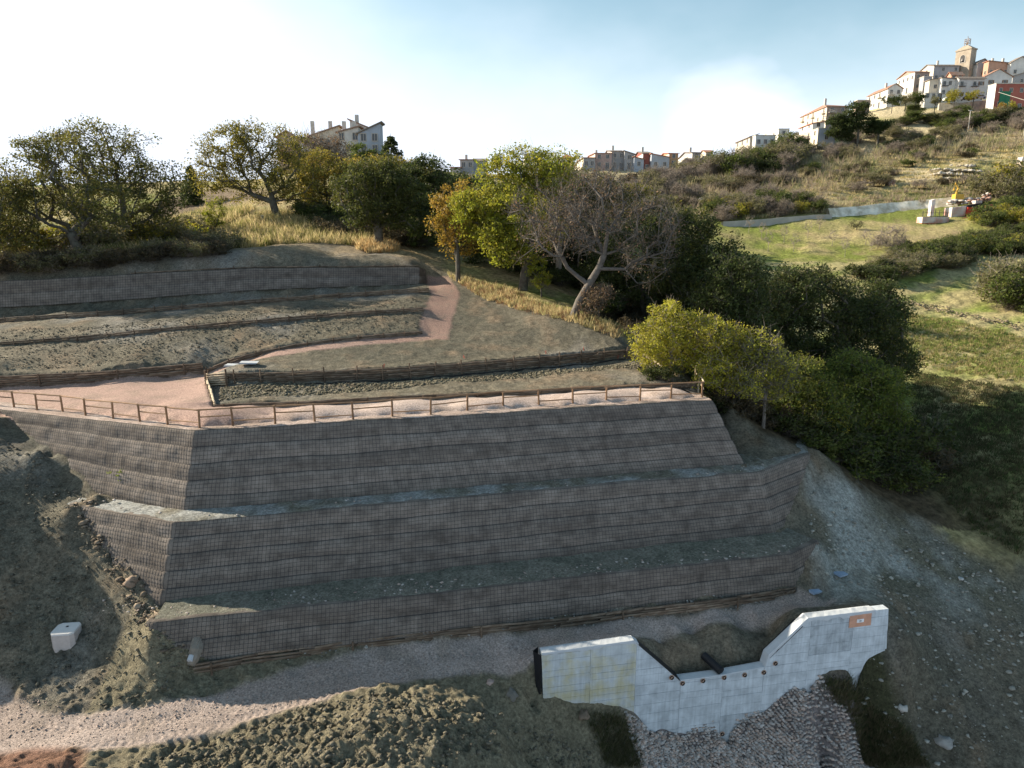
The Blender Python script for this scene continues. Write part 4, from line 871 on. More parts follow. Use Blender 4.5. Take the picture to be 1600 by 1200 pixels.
def leaves_np(rs, centers, n, rad, size, cols, flat=.75):
    k = len(centers); c = np.repeat(centers, n, 0); N_ = len(c)
    d = rs.normal(size=(N_, 3)); d /= np.linalg.norm(d, axis=1)[:, None]; r = rad * rs.rand(N_, 1) ** .45 * np.repeat(.6 + .8 * rs.rand(k), n)[:, None]; d[:, 2] *= flat; p = c + d * r
    nrm_ = rs.normal(size=(N_, 3)) + np.array([0, 0, .5]); nrm_ /= np.linalg.norm(nrm_, axis=1)[:, None]
    t = np.cross(nrm_, rs.normal(size=(N_, 3))); t /= np.linalg.norm(t, axis=1)[:, None] + 1e-9; s = np.cross(nrm_, t); sz = size * (.6 + .8 * rs.rand(N_, 1))
    V = np.stack([p - t * sz, p - s * sz * .5 + nrm_ * sz * .12, p + t * sz, p + s * sz * .5 + nrm_ * sz * .12], 1).reshape(-1, 3)
    F_ = np.arange(N_ * 4).reshape(-1, 4); cw = np.repeat(rs.rand(k), n) * .6 + rs.rand(N_) * .55 - .08; cw = np.clip(cw, 0, .999) * (len(cols) - 1); i = cw.astype(int); f = (cw - i)[:, None]; cc = np.array(cols)
    col_ = cc[i] * (1 - f) + cc[np.minimum(i + 1, len(cols) - 1)] * f; return V, F_, np.repeat(col_ * (.8 + .4 * rs.rand(N_, 1)), 4, 0)
def crown_points(rs, lobes, n, shell=.55):
    out = []; wts = np.array([l[3] * l[4] * l[5] for l in lobes]); wts = wts / wts.sum()
    for _ in range(n * 6):
        if len(out) >= n: break
        l = lobes[rs.choice(len(lobes), p=wts)]; d = rs.normal(size=3); d /= np.linalg.norm(d); r = (shell + (1 - shell) * rs.rand()) if rs.rand() < .75 else rs.rand() ** .4
        p = np.array(l[:3]) + d * r * np.array(l[3:])
        if p[2] < .6: continue
        if out and min(np.linalg.norm(np.array(out[-60:]) - p, axis=1)) < .45: continue
        out.append(p)
    return np.array(out)
def tree(name, label, base, lobes, cols, trunk=None, r0=.4, nclump=110, nleaf=90, size=.13, crad=.9, seed=0, bark=None, group=None, cat='tree', twigs=True, jit=.12, curve=.25, leafname='crown', rmin=.02, link_it=True, flat=.75):
    rs = np.random.RandomState(seed); lobes = [tuple(map(float, l)) for l in lobes]
    ctr = np.mean([l[:3] for l in lobes], 0)
    if trunk is None: th = min(l[2] - l[5] for l in lobes); th = max(th, .8); trunk = [(0, 0, -.4), (ctr[0] * .05, ctr[1] * .05, th * .5), (ctr[0] * .15, ctr[1] * .15, th), (ctr[0] * .4, ctr[1] * .4, (th + ctr[2]) / 2)]
    pts = crown_points(rs, lobes, nclump); nodes, par, w_, tips = skeleton(rs, pts, trunk, jit, curve)
    root = empty(name, base, label=label, cat=cat, group=group)
    link('trunk', limb_mesh('trunk', nodes, par, w_, r0, bark or M_BARK, rmin), root)
    if twigs is True:      # fine twigs so crowns do not read as floating clumps
        twig_mesh(rs, pts, 5, crad, root, bark or M_BARK, .011)
    elif twigs: twig_mesh(rs, pts, twigs[0], twigs[1], root, bark or M_BARK, twigs[2])
    if nleaf:
        V_, F_, c_ = leaves_np(rs, pts, nleaf, crad, size, cols, flat); link(leafname, mesh_np(leafname, V_, F_, M_LEAF, False, c_), root)
    return root
def twig_mesh(rs, pts, n, L, root, m, r):
    k = len(pts); a = np.repeat(pts, n, 0); N_ = len(a); d = rs.normal(size=(N_, 3)) + np.array([0, 0, .35]); d /= np.linalg.norm(d, axis=1)[:, None]; ln = L * (.5 + .8 * rs.rand(N_, 1))
    mid_ = a + d * ln * .5 + rs.normal(size=(N_, 3)) * L * .10; e = a + d * ln + rs.normal(size=(N_, 3)) * L * .18 + np.array([0, 0, .12 * L]); u = np.cross(d, rs.normal(size=(N_, 3))); u /= np.linalg.norm(u, axis=1)[:, None] + 1e-9; v = np.cross(d, u)
    def ring(p, q): return [p + u * q, p + (-u * .5 + v * .87) * q, p + (-u * .5 - v * .87) * q]
    V = np.stack(ring(a, r * 1.3) + ring(mid_, r) + ring(e, r * .5), 1).reshape(-1, 3); b = (np.arange(N_) * 9)[:, None]
    F_ = np.concatenate([b + np.array([[i, (i + 1) % 3, (i + 1) % 3 + 3, i + 3]]) for i in range(3)] + [b + np.array([[i + 3, (i + 1) % 3 + 3, (i + 1) % 3 + 6, i + 6]]) for i in range(3)])
    link('twigs', mesh_np('twigs', V, F_, m, False), root)
def B(px, py, Yd, dz=0):
    x, y, z = atY(px, py, Yd); return (x, y, surf(x, y) - .1 + dz)
def LB_(base, items, Yd=None):
    """crown lobes given by where their middle shows in the photo (px, py), half width / half height in px, and depth offset"""
    out = []
    for px, py, hw, hh, dy in items:
        Y_ = base[1] + dy; x, y, z = atY(px, py, Y_); m = mpp(px, py, Y_); out.append((x - base[0], dy, z - base[2], hw * m * 1.08, (hw * m + hh * m) / 2 * .9, hh * m * 1.06))
    return out
def tr(base_px, Yd, lobes, label, cols, trunk_px=None, **k):
    b = B(base_px[0], base_px[1], Yd); tk = None
    if trunk_px:
        tk = [(0, 0, -.5)]
        for px, py, dy in trunk_px: x, y, z = atY(px, py, Yd + dy); tk.append((x - b[0], dy, z - b[2]))
    return tree(k.pop('name', 'oak_tree'), label, b, LB_(b, lobes), cols, tk, **k)
tr((122, 416), 75, [(55, 280, 58, 62, 0), (110, 265, 62, 62, 2), (160, 320, 50, 45, -2), (15, 345, 50, 45, 1), (85, 340, 62, 40, 3), (60, 240, 38, 26, 0)], 'spreading oak at far left above the terraces, forked low with limbs both ways', OAK, [(122, 395, 0), (118, 378, 0), (112, 366, .2)], r0=.55, nclump=250, nleaf=66, size=.14, crad=1.15, seed=1)
tr((216, 392), 82, [(150, 232, 58, 44, 0), (205, 248, 52, 42, 2), (245, 295, 48, 48, -1), (185, 310, 55, 45, 2), (272, 320, 26, 30, 0), (120, 290, 36, 44, 1), (235, 345, 45, 28, 0)], 'tallest oak at left, its leaning trunk rising from the bramble bank', OAK, [(207, 372, 0), (198, 350, 0), (193, 330, 0), (190, 305, .3)], r0=.46, nclump=250, nleaf=62, size=.14, crad=1.2, seed=2)
tr((-25, 420), 72, [(-10, 330, 55, 55, 0), (20, 300, 35, 30, 1), (10, 375, 40, 35, -1)], 'olive green oak cut by the left edge of the photo', OAK, r0=.35, nclump=110, nleaf=80, size=.14, crad=1.1, seed=3)
tr((436, 346), 95, [(358, 232, 45, 38, 0), (408, 225, 52, 36, 1), (455, 255, 44, 44, -1), (338, 275, 38, 36, 0), (395, 278, 60, 34, 2), (460, 300, 36, 22, 1), (340, 305, 24, 16, 0)], 'broad round oak standing alone on the grassy mound in the middle left', OAKY[:2] + OAK[1:2], [(430, 330, 0), (426, 315, 0), (424, 303, 0)], r0=.5, nclump=250, nleaf=70, size=.15, crad=1.25, seed=4)
tr((514, 338), 101, [(505, 268, 42, 36, 0), (538, 285, 32, 28, 0), (482, 285, 30, 28, 1), (515, 305, 40, 20, 0)], 'yellowing oak behind the mound, between the round oak and the dark oak', OAKY, r0=.35, nclump=130, nleaf=90, size=.16, crad=1.2, seed=5)
tr((495, 300), 122, [(480, 238, 36, 24, 0), (512, 240, 28, 24, 2), (450, 240, 25, 18, 0)], 'reddish brown thinning treetop below the big grey house', BROWN, r0=.3, nclump=110, nleaf=45, size=.15, crad=1.4, seed=6, name='bare_tree', bark=M_BARKP, twigs=(9, 2.0, .03))
tr((592, 384), 82, [(560, 300, 40, 40, 0), (610, 295, 45, 45, 1), (585, 275, 45, 25, 2), (640, 320, 32, 40, 0), (590, 335, 50, 20, 0)], 'dark dense oak with a short trunk on the straw mound', [DARK[1], OAK[0], OAK[1]], [(592, 370, 0), (590, 355, 0), (590, 342, 0)], r0=.5, nclump=230, nleaf=110, size=.14, crad=1.1, seed=7)
tr((600, 330), 108, [(590, 265, 50, 18, 0), (640, 270, 30, 18, 0), (550, 268, 28, 18, 0)], 'bright yellow topped tree behind the dark dense oak', OAKY, r0=.3, nclump=90, nleaf=90, size=.17, crad=1.2, seed=8)
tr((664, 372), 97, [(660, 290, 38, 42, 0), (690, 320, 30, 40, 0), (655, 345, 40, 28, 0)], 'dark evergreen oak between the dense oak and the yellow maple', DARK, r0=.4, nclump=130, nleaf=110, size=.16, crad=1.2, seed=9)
tr((716, 436), 74, [(705, 330, 32, 35, 0), (730, 310, 25, 30, 1), (690, 360, 20, 28, -1), (725, 370, 25, 35, 1)], 'small tree with orange tinged leaves left of the yellow maple', AUT[::-1] + OAKY[:1], r0=.25, nclump=90, nleaf=85, size=.13, crad=.9, seed=10, name='maple_tree')
tr((816, 448), 72, [(786, 274, 38, 36, 0), (820, 262, 38, 30, 1), (862, 275, 36, 36, 0), (755, 330, 42, 46, -1), (800, 340, 46, 50, -2), (850, 340, 38, 44, 2), (790, 388, 36, 34, -2), (732, 325, 28, 34, 0)], 'big bright yellow green maple left of the bare leaning tree', MAPLE, [(820, 425, 0), (828, 400, 0), (830, 370, 0)], r0=.42, nclump=300, nleaf=95, size=.14, crad=1.0, seed=11, name='maple_tree')
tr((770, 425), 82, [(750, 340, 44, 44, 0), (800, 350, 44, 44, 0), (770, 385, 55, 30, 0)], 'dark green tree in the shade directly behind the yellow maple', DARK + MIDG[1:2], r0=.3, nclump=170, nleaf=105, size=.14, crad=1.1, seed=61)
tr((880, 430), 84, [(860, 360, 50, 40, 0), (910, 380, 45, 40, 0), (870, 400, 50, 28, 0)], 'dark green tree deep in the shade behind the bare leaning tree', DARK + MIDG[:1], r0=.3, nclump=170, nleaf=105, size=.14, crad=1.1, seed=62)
tr((846, 455), 70, [(838, 420, 14, 22, 0), (850, 440, 14, 12, 0)], 'small yellow green sapling under the edge of the bare tree', MAPLE, r0=.08, nclump=22, nleaf=60, size=.11, crad=.5, seed=12, name='sapling', cat='sapling')
tr((880, 330), 110, [(880, 262, 28, 22, 0), (860, 280, 30, 25, 0), (905, 285, 25, 20, 0)], 'yellow green treetop just below the white house with the purple roof', MAPLE, r0=.25, nclump=60, nleaf=90, size=.17, crad=1.1, seed=13, name='maple_tree')
# the bare leaning tree
tr((893, 494), 61, [(855, 330, 62, 44, 0), (935, 310, 66, 46, 1), (1010, 345, 60, 44, -1), (890, 365, 75, 36, -1), (1015, 405, 50, 45, -1), (835, 385, 36, 34, 0), (960, 285, 52, 26, 2)], 'bare gnarled oak leaning right with pale grey branches', BROWN, [(905, 470, 0), (920, 445, -.2), (935, 420, -.3), (944, 398, -.3)], r0=.34, nclump=270, nleaf=12, size=.10, crad=1.0, seed=14, name='bare_tree', bark=M_BARKG, twigs=(13, 1.2, .010), jit=.30, curve=.6, rmin=.045)
tr((872, 470), 78, [(865, 300, 40, 40, 0), (910, 300, 40, 35, 0), (850, 350, 40, 40, 0)], 'half bare brownish oak behind the bare leaning tree', TWIGC[:1] + OAK + OAKY[:1], r0=.35, nclump=190, nleaf=75, size=.12, crad=1.1, seed=15, bark=M_BARKP, twigs=(9, 1.5, .018))
tr((960, 440), 78, [(930, 300, 34, 26, 0), (985, 320, 40, 30, 1), (1040, 345, 34, 26, 0)], 'green yellow crown rising behind the top of the bare leaning tree', OAK + OAKY[:2], r0=.25, nclump=120, nleaf=85, size=.14, crad=1.1, seed=63)
# forest on the right of the terraces
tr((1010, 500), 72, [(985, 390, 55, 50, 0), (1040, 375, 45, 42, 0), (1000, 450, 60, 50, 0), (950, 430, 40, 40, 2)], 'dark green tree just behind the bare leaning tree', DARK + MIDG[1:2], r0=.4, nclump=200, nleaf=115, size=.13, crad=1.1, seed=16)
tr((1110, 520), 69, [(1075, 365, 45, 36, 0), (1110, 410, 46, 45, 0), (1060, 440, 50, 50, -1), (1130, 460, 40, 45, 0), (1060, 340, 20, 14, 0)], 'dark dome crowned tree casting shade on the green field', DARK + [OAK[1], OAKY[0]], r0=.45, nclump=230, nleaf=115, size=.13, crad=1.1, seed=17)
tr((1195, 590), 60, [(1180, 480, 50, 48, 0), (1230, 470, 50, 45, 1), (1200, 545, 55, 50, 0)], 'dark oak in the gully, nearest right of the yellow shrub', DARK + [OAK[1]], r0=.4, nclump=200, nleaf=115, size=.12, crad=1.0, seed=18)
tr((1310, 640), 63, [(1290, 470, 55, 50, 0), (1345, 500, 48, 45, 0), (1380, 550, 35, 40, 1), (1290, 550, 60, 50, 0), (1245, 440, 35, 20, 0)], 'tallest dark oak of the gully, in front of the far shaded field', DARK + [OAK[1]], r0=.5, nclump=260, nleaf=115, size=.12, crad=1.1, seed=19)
tr((1350, 720), 52.5, [(1330, 600, 55, 50, 0), (1378, 630, 42, 56, 0), (1310, 660, 55, 48, -1), (1355, 700, 60, 42, -1), (1400, 690, 34, 44, 0)], 'mid green bushy oak at the lower right end of the gully wood', GUL, r0=.3, nclump=330, nleaf=110, size=.10, crad=.85, seed=20)
tr((1260, 690), 50, [(1240, 600, 50, 45, 0), (1275, 640, 48, 48, 0), (1215, 645, 38, 38, 0), (1270, 690, 46, 30, 0)], 'olive green leafy tree above the right end of the middle wall', GUL + OAKY[:1], r0=.25, nclump=260, nleaf=105, size=.10, crad=.8, seed=21)
tr((1318, 700), 48.5, [(1308, 668, 20, 7, 0), (1295, 660, 10, 6, 0)], 'single bright yellow branch standing out low on the gully wood', YEL, r0=.06, nclump=14, nleaf=70, size=.09, crad=.38, seed=22, name='sapling', cat='sapling')
tr((1050, 600), 49.5, [(1045, 500, 30, 34, 0), (1020, 530, 36, 28, -1), (1080, 520, 38, 32, 0), (1040, 560, 45, 28, 0)], 'brightest yellow green shrub beside the right end of the terraces', YEL[:2] + MAPLE[:1], r0=.16, nclump=190, nleaf=75, size=.085, crad=.62, seed=23, name='tall_shrub', cat='shrub', bark=M_BARKP)
tr((1135, 620), 48.5, [(1120, 530, 40, 32, 0), (1155, 545, 30, 30, 0), (1125, 580, 40, 28, -1)], 'yellow orange shrub, second from the terraces, with thin leaves', [AUT[0], YEL[0], YEL[1], MAPLE[0]], r0=.14, nclump=150, nleaf=60, size=.085, crad=.6, seed=24, name='tall_shrub', cat='shrub', bark=M_BARKP)
tr((1195, 640), 47.5, [(1190, 555, 30, 40, 0), (1215, 590, 28, 34, 0), (1170, 600, 26, 26, -1)], 'pale half bare sapling in front of the dark gully wood', [OLIVE[1], YEL[0], YEL[1]], r0=.12, nclump=150, nleaf=44, size=.085, crad=.6, seed=25, name='tall_shrub', cat='shrub', bark=M_BARKG, twigs=(7, .9, .013))
tr((1165, 600), 56, [(1150, 440, 44, 44, 0), (1165, 510, 50, 48, 0), (1130, 480, 40, 50, 0)], 'dark tree filling the gap between the dome crowned tree and the gully oak', DARK + MIDG[:1], r0=.3, nclump=190, nleaf=110, size=.12, crad=1.0, seed=26)
tr((1395, 640), 66, [(1385, 500, 32, 40, 0), (1370, 470, 34, 30, 0), (1395, 570, 30, 50, 0)], 'dark green oak edging the shaded field, rightmost in the gully wood', DARK[1:] + MIDG[:1], r0=.3, nclump=150, nleaf=110, size=.13, crad=1.0, seed=27)
# houses' garden conifers and far trees at left
def conifer(base, H, W, label, seed, cols=DARK, group=None, open_=.0):
    rs = np.random.RandomState(seed); root = empty('conifer_tree', base, label=label, cat='tree', group=group); MB().tube([(0, 0, -.3), (0, 0, H * .5), (0, 0, H)], [.22, .14, .03], 8).build('trunk', M_BARK, root)
    pts = []
    for i in range(int(14 + H)):
        t = i / (14 + H); zz = H * (.12 + .86 * t); r = W / 2 * (1 - t) ** .8
        for k in range(9):
            a = rs.uniform(0, 6.28)
            for q in (.45, .8, 1.0): pts.append((math.cos(a) * r * q * rs.uniform(.8, 1.1), math.sin(a) * r * q, zz - r * q * .22))
    V_, F_, c_ = leaves_np(rs, np.array(pts), 14, .45, .17, cols, .5); link('crown', mesh_np('crown', V_, F_, M_LEAF, False, c_), root)
    return root
b = B(612, 262, 138); conifer((b[0], b[1], b[2] - 2), 9.5, 8.5, 'dark conifer at the right corner of the big grey house', 31)
tr((570, 268), 136, [(562, 240, 18, 14, 0), (580, 248, 20, 14, 0)], 'rounded green garden tree before the big grey house', MIDG, r0=.2, nclump=60, nleaf=90, size=.18, crad=1.0, seed=32, name='garden_tree')
b = B(302, 320, 135); conifer((b[0], b[1], b[2] - 1), 8, 5, 'distant dark conifer between the two left oaks and the round oak', 33)
tr((336, 372), 88, [(333, 330, 14, 22, 0), (338, 350, 10, 14, 0)], 'slender yellow green young tree in the golden grass', MAPLE[:2] + OLIVE[:1], r0=.08, nclump=26, nleaf=60, size=.12, crad=.6, seed=34, name='sapling', cat='sapling')

# shrub prototypes, shared meshes
def shrub_meshes(seed, cols, nclump, nleaf, size, crad, H=1.0, W=1.15, bark=M_BARK, twn=(6, .3, .0035), leaf=True):
    rs = np.random.RandomState(seed); lobes = [(rs.uniform(-.35, .35) * W, rs.uniform(-.35, .35) * W, H * rs.uniform(.35, .6), W * .42, W * .42, H * .42) for _ in range(4)]
    pts = crown_points(rs, [tuple(l) for l in lobes], nclump, .4) if False else None
    out = []
    while len(out) < nclump:
        l = lobes[rs.randint(4)]; d = rs.normal(size=3); d /= np.linalg.norm(d); p = np.array(l[:3]) + d * (rs.rand() ** .4) * np.array(l[3:])
        if p[2] > .03: out.append(p)
    pts = np.array(out); tmp = empty('tmp'); twig_mesh(rs, np.vstack([pts, pts * np.array([.5, .5, .3])]), twn[0], twn[1], tmp, bark, twn[2]); tw = tmp.children[0]; mt = tw.data
    bpy.data.objects.remove(tw); bpy.data.objects.remove(tmp); ml = None
    if leaf: V_, F_, c_ = leaves_np(rs, pts, nleaf, crad, size, cols, .85); ml = mesh_np('crown', V_, F_, M_LEAF, False, c_)
    return mt, ml
SH = {'green': [shrub_meshes(50 + i, MIDG, 60, 60, .042, .21) for i in range(2)],
      'dark': [shrub_meshes(52 + i, DARK + MIDG[:1], 60, 60, .042, .21) for i in range(2)],
      'olive': [shrub_meshes(54 + i, OLIVE, 56, 50, .038, .21, bark=M_BARKP) for i in range(2)],
      'yellow': [shrub_meshes(56 + i, MAPLE + OLIVE[:1], 44, 38, .045, .22) for i in range(2)],
      'twig': [shrub_meshes(58 + i, TWIGC, 60, 26, .028, .22, bark=M_BARKP, twn=(16, .26, .0038)) for i in range(3)],
      'bramble': [shrub_meshes(61 + i, [C(.05, .05, .02), C(.09, .07, .035), C(.12, .09, .05)], 56, 44, .036, .22, H=.8, twn=(9, .24, .0035)) for i in range(2)],
      'autumn': [shrub_meshes(63 + i, AUT, 40, 40, .05, .22) for i in range(1)]}
rsh = np.random.RandomState(77)
def shrub(kind, x, y, s, label, group=None, z=None, hs=1.0, name='shrub', cat='shrub'):
    mt, ml = SH[kind][rsh.randint(len(SH[kind]))]; r = empty(name, (x, y, (surf(x, y) if z is None else z) - .12), rsh.uniform(0, 6.28), label=label, cat=cat, group=group); r.scale = (s, s, s * hs)
    link('stems', mt, r)
    if ml: link('crown', ml, r)
    return r
def thicket(poly, n, kinds, smin, smax, label, group, hs=1.0, y0=60, seed=0, name=None, cat='shrub', sep=.45):
    rs = np.random.RandomState(seed + 500); pts = [p for p in pts_in(poly, n * 5, rs, y0)]; used = []; c = 0
    for x, y, z in pts:
        if c >= n: break
        s = rs.uniform(smin, smax)
        if used and min((x - a) ** 2 + (y - b_) ** 2 for a, b_ in used) < (s * sep) ** 2: continue
        used.append((x, y)); k = kinds[rs.randint(len(kinds))]; shrub(k, x, y, s, label[k] if isinstance(label, dict) else label, group[k] if isinstance(group, dict) else group, hs=hs, name=name or ('bramble' if k == 'bramble' else 'hedge_bush' if seed in (6, 7, 8) else 'shrub'), cat=cat); c += 1
LBL = {'twig': 'leafless grey brown bush in the scrub band under the village terraces', 'olive': 'dull olive bush in the scrub band under the village terraces', 'bramble': 'dark bramble in the scrub band under the village terraces', 'green': 'green bush in the scrub band under the village terraces', 'yellow': 'yellow green bush in the scrub band under the village terraces', 'dark': 'dark green bush in the scrub band under the village terraces', 'autumn': 'orange bush in the scrub band'}
GR = {k: k + ' bushes of the hillside scrub' for k in LBL}
thicket([(980, 285), (1100, 262), (1240, 262), (1235, 318), (1100, 322), (1000, 330)], 75, ['twig', 'twig', 'twig', 'olive', 'bramble'], 3, 6, LBL, GR, hs=.75, y0=110, seed=1)
thicket([(1095, 240), (1180, 232), (1240, 240), (1240, 275), (1100, 275)], 24, ['olive', 'olive', 'twig', 'green', 'dark'], 6, 9, LBL, GR, hs=.9, y0=120, seed=2)
thicket([(1240, 222), (1340, 205), (1440, 190), (1600, 185), (1600, 212), (1480, 225), (1400, 245), (1250, 252)], 75, ['twig', 'olive', 'olive', 'green', 'olive', 'twig'], 3, 5.5, LBL, GR, hs=.7, y0=120, seed=3)
thicket([(1150, 318), (1250, 318), (1300, 330), (1200, 340), (1120, 342), (1080, 330)], 26, ['olive', 'twig', 'green', 'yellow'], 3.5, 6, {k: v.replace('scrub band under the village terraces', 'strip above the pale track wall') for k, v in LBL.items()}, {k: k + ' bushes above the track wall' for k in LBL}, hs=.8, y0=120, seed=4)
thicket([(1240, 270), (1420, 250), (1520, 230), (1520, 290), (1400, 305), (1260, 300)], 26, ['olive', 'twig', 'green', 'bramble'], 2.5, 4.5, {k: v.replace('scrub band under the village terraces', 'open dry slope above the white wall') for k, v in LBL.items()}, {k: k + ' bushes on the dry slope' for k in LBL}, hs=.6, y0=120, seed=5)
thicket([(1400, 180), (1580, 182), (1600, 195), (1500, 205), (1410, 200)], 24, ['dark', 'green'], 4, 6, {k: k + ' hedge bush in the terraced rows right under the village' for k in LBL}, {k: k + ' bushes in the rows under the village' for k in LBL}, hs=.6, y0=150, seed=6)
thicket([(1350, 436), (1400, 420), (1450, 412), (1500, 405), (1500, 418), (1420, 432), (1360, 446)], 20, ['dark', 'olive', 'green'], 3.5, 5, {k: k + ' bush of the hedge along the lower edge of the right field' for k in LBL}, {k: k + ' hedge bushes along the right field' for k in LBL}, hs=.7, y0=90, seed=7)
thicket([(1400, 408), (1480, 394), (1550, 378), (1600, 362), (1600, 396), (1500, 404), (1440, 414)], 36, ['green', 'dark', 'green', 'yellow'], 3.4, 5, {k: k + ' bush in the thick hedge below the red scrap heap' for k in LBL}, {k: k + ' bushes below the scrap heap' for k in LBL}, hs=.75, y0=90, seed=8)
thicket([(1560, 335), (1600, 322), (1600, 352), (1520, 358)], 8, ['yellow', 'green'], 4, 5.5, {k: k + ' tall bush at the right edge beside the scrap heap' for k in LBL}, {k: k + ' bushes beside the scrap heap' for k in LBL}, hs=.8, y0=90, seed=9)
thicket([(1555, 470), (1600, 455), (1620, 480), (1570, 495)], 7, ['olive', 'green', 'bramble'], 5, 7.5, {k: k + ' bush in the big clump in the field at the right edge' for k in LBL}, {k: k + ' bushes in the field clump' for k in LBL}, hs=.95, y0=60, seed=10)
thicket([(1530, 300), (1600, 290), (1600, 306), (1550, 312)], 7, ['olive', 'yellow'], 7, 10, {k: k + ' treelike bush on the slope above the scrap heap' for k in LBL}, {k: k + ' bushes above the scrap heap' for k in LBL}, hs=.9, y0=120, seed=11)
thicket([(640, 385), (700, 395), (800, 425), (900, 450), (980, 470), (960, 430), (850, 400), (700, 375)], 36, ['dark', 'bramble', 'green'], 2.8, 4.6, {k: k + ' undergrowth bush under the yellow maple' for k in LBL}, {k: k + ' undergrowth under the maple' for k in LBL}, hs=.75, y0=65, seed=17, name='undergrowth_bush')
# left back bank and behind the terraces
LB1 = 'dark bramble on the bank at the foot of the left oaks'
thicket([(-20, 425), (60, 420), (240, 400), (340, 392), (340, 400), (120, 425), (0, 436)], 30, ['bramble', 'bramble', 'olive'], 2.2, 3.8, {k: (LB1 if k == 'bramble' else 'dull olive bush among brambles at the foot of the left oaks') for k in LBL}, {k: k + ' bushes at the foot of the left oaks' for k in LBL}, hs=.7, y0=70, seed=12)
thicket([(-20, 400), (100, 395), (260, 372), (300, 365), (300, 385), (120, 405), (0, 415)], 26, ['olive', 'yellow', 'green'], 3, 5, {k: k + ' bush behind the left oaks' for k in LBL}, {k: k + ' bushes behind the left oaks' for k in LBL}, hs=.8, y0=75, seed=13)
thicket([(445, 342), (505, 332), (560, 345), (640, 372), (700, 395), (640, 388), (540, 372), (470, 350)], 22, ['dark', 'bramble', 'green'], 3, 5, {k: k + ' bush in the shade between the round oak and the maple' for k in LBL}, {k: k + ' bushes between oaks and maple' for k in LBL}, hs=.7, y0=80, seed=14)
thicket([(560, 330), (700, 345), (760, 380), (860, 395), (980, 400), (980, 340), (800, 330), (650, 310)], 36, ['dark', 'green', 'dark', 'olive'], 5, 8, {k: k + ' bush deep in the wood behind the maple' for k in LBL}, {k: k + ' bushes deep in the wood' for k in LBL}, hs=1.0, y0=95, seed=15)
thicket([(840, 440), (960, 455), (1010, 500), (1030, 540), (990, 520), (940, 495), (850, 452)], 14, ['dark', 'bramble'], 2.4, 3.6, {k: k + ' bush along the wood edge beside the leaning trunk' for k in LBL}, {k: k + ' bushes beside the leaning trunk' for k in LBL}, hs=.8, y0=60, seed=16)
for i in range(40):    # undergrowth in the gully
    x = rsh.uniform(15.5, 33); y = rsh.uniform(50, 78)
    if x < 17 and y < 53: continue
    k = ['dark', 'bramble', 'dark', 'green'][i % 4]; shrub(k, x, y, rsh.uniform(3.2, 5.5), k + ' undergrowth bush filling the gully under the right hand wood', k + ' undergrowth in the gully', hs=.9, name='undergrowth_bush')
for i, (px, py, s, k) in enumerate([(1130, 650, 2.6, 'bramble'), (1160, 668, 2.8, 'bramble'), (1190, 684, 2.6, 'bramble'), (1110, 615, 2.0, 'dark'), (1225, 690, 2.8, 'dark'), (1265, 705, 2.8, 'green'), (1300, 720, 3.2, 'green'), (1345, 742, 3.2, 'green'), (1395, 742, 3.0, 'dark'), (1420, 720, 3.0, 'green'), (1030, 575, 1.5, 'dark')]):
    Yd = 49 - i * .1; x, y, z = atY(px, py, Yd); shrub(k, x, y, s, k + ' low bush on the gully edge above the right wall end', k + ' bushes on the gully edge', hs=.8)
tr((936, 492), 60.5, [(935, 462, 24, 18, 0), (925, 478, 20, 12, 0)], 'small twiggy brown shrub right of the leaning trunk base', BROWN + OLIVE[:1], r0=.07, nclump=60, nleaf=30, size=.09, crad=.5, seed=41, name='twiggy_shrub', cat='shrub', bark=M_BARKG, twigs=(8, .6, .013))
# field trees at right
tr((1392, 412), 146, [(1390, 378, 24, 22, 0), (1375, 388, 18, 14, 0), (1405, 388, 16, 14, 0)], 'bare pale grey tree alone in the green field at right', TWIGC, r0=.16, nclump=110, nleaf=0, size=.1, seed=42, name='bare_tree', bark=M_BARKP, twigs=(9, 1.1, .028), rmin=.035)
tr((1338, 366), 165, [(1336, 352, 10, 8, 0)], 'small orchard tree with some brown leaves on the green slope', OLIVE, r0=.09, nclump=20, nleaf=26, size=.14, crad=.6, seed=43, name='orchard_tree')
sap = []
for i, (px, py) in enumerate([(1190, 372), (1225, 378), (1262, 372), (1300, 385), (1280, 360), (1240, 392), (1320, 400), (1200, 392), (1352, 385), (1170, 362)]):
    q = hit(px, py, 120)
    if not q: continue
    if not sap: r = tree('sapling', 'thin bare orchard sapling on the sunlit green slope', q, [(0, 0, 2.4, 1.2, 1.2, 1.1)], TWIGC, [(0, 0, -.2), (0, 0, .8), (0, .1, 1.4)], r0=.05, nclump=14, nleaf=0, seed=44, bark=M_BARKP, twigs=(5, .7, .022), rmin=.025, group='bare saplings on the green slope', cat='sapling'); sap.append(r)
    else:
        r = sap[0].copy(); COL.objects.link(r); r.location = q; r.rotation_euler = (0, 0, i * 1.3); r.scale = (1, 1, rsh.uniform(.7, 1.2))
        for ch in sap[0].children: c2 = ch.copy(); COL.objects.link(c2); c2.parent = r
# row of clods along the field boundary
rs = np.random.RandomState(9); L = dense([p for p in (hit(x, y, 60) for x, y in [(1335, 452), (1380, 462), (1430, 474), (1500, 492), (1560, 505), (1625, 520)]) if p], .3)
q = [L[rs.randint(len(L))] for _ in range(700)]; q = [(a + rs.normal() * .9, b_ + rs.normal() * .9, 0) for a, b_, c_ in q]; q = [(a, b_, surf(a, b_)) for a, b_, c_ in q]
scatter('clod_row', q, .07 + .16 * rs.rand(len(q)) ** 2, M_SOIL, lambda r, x, y: C(.27, .22, .15) * r.uniform(.6, 1.3), seed=9)

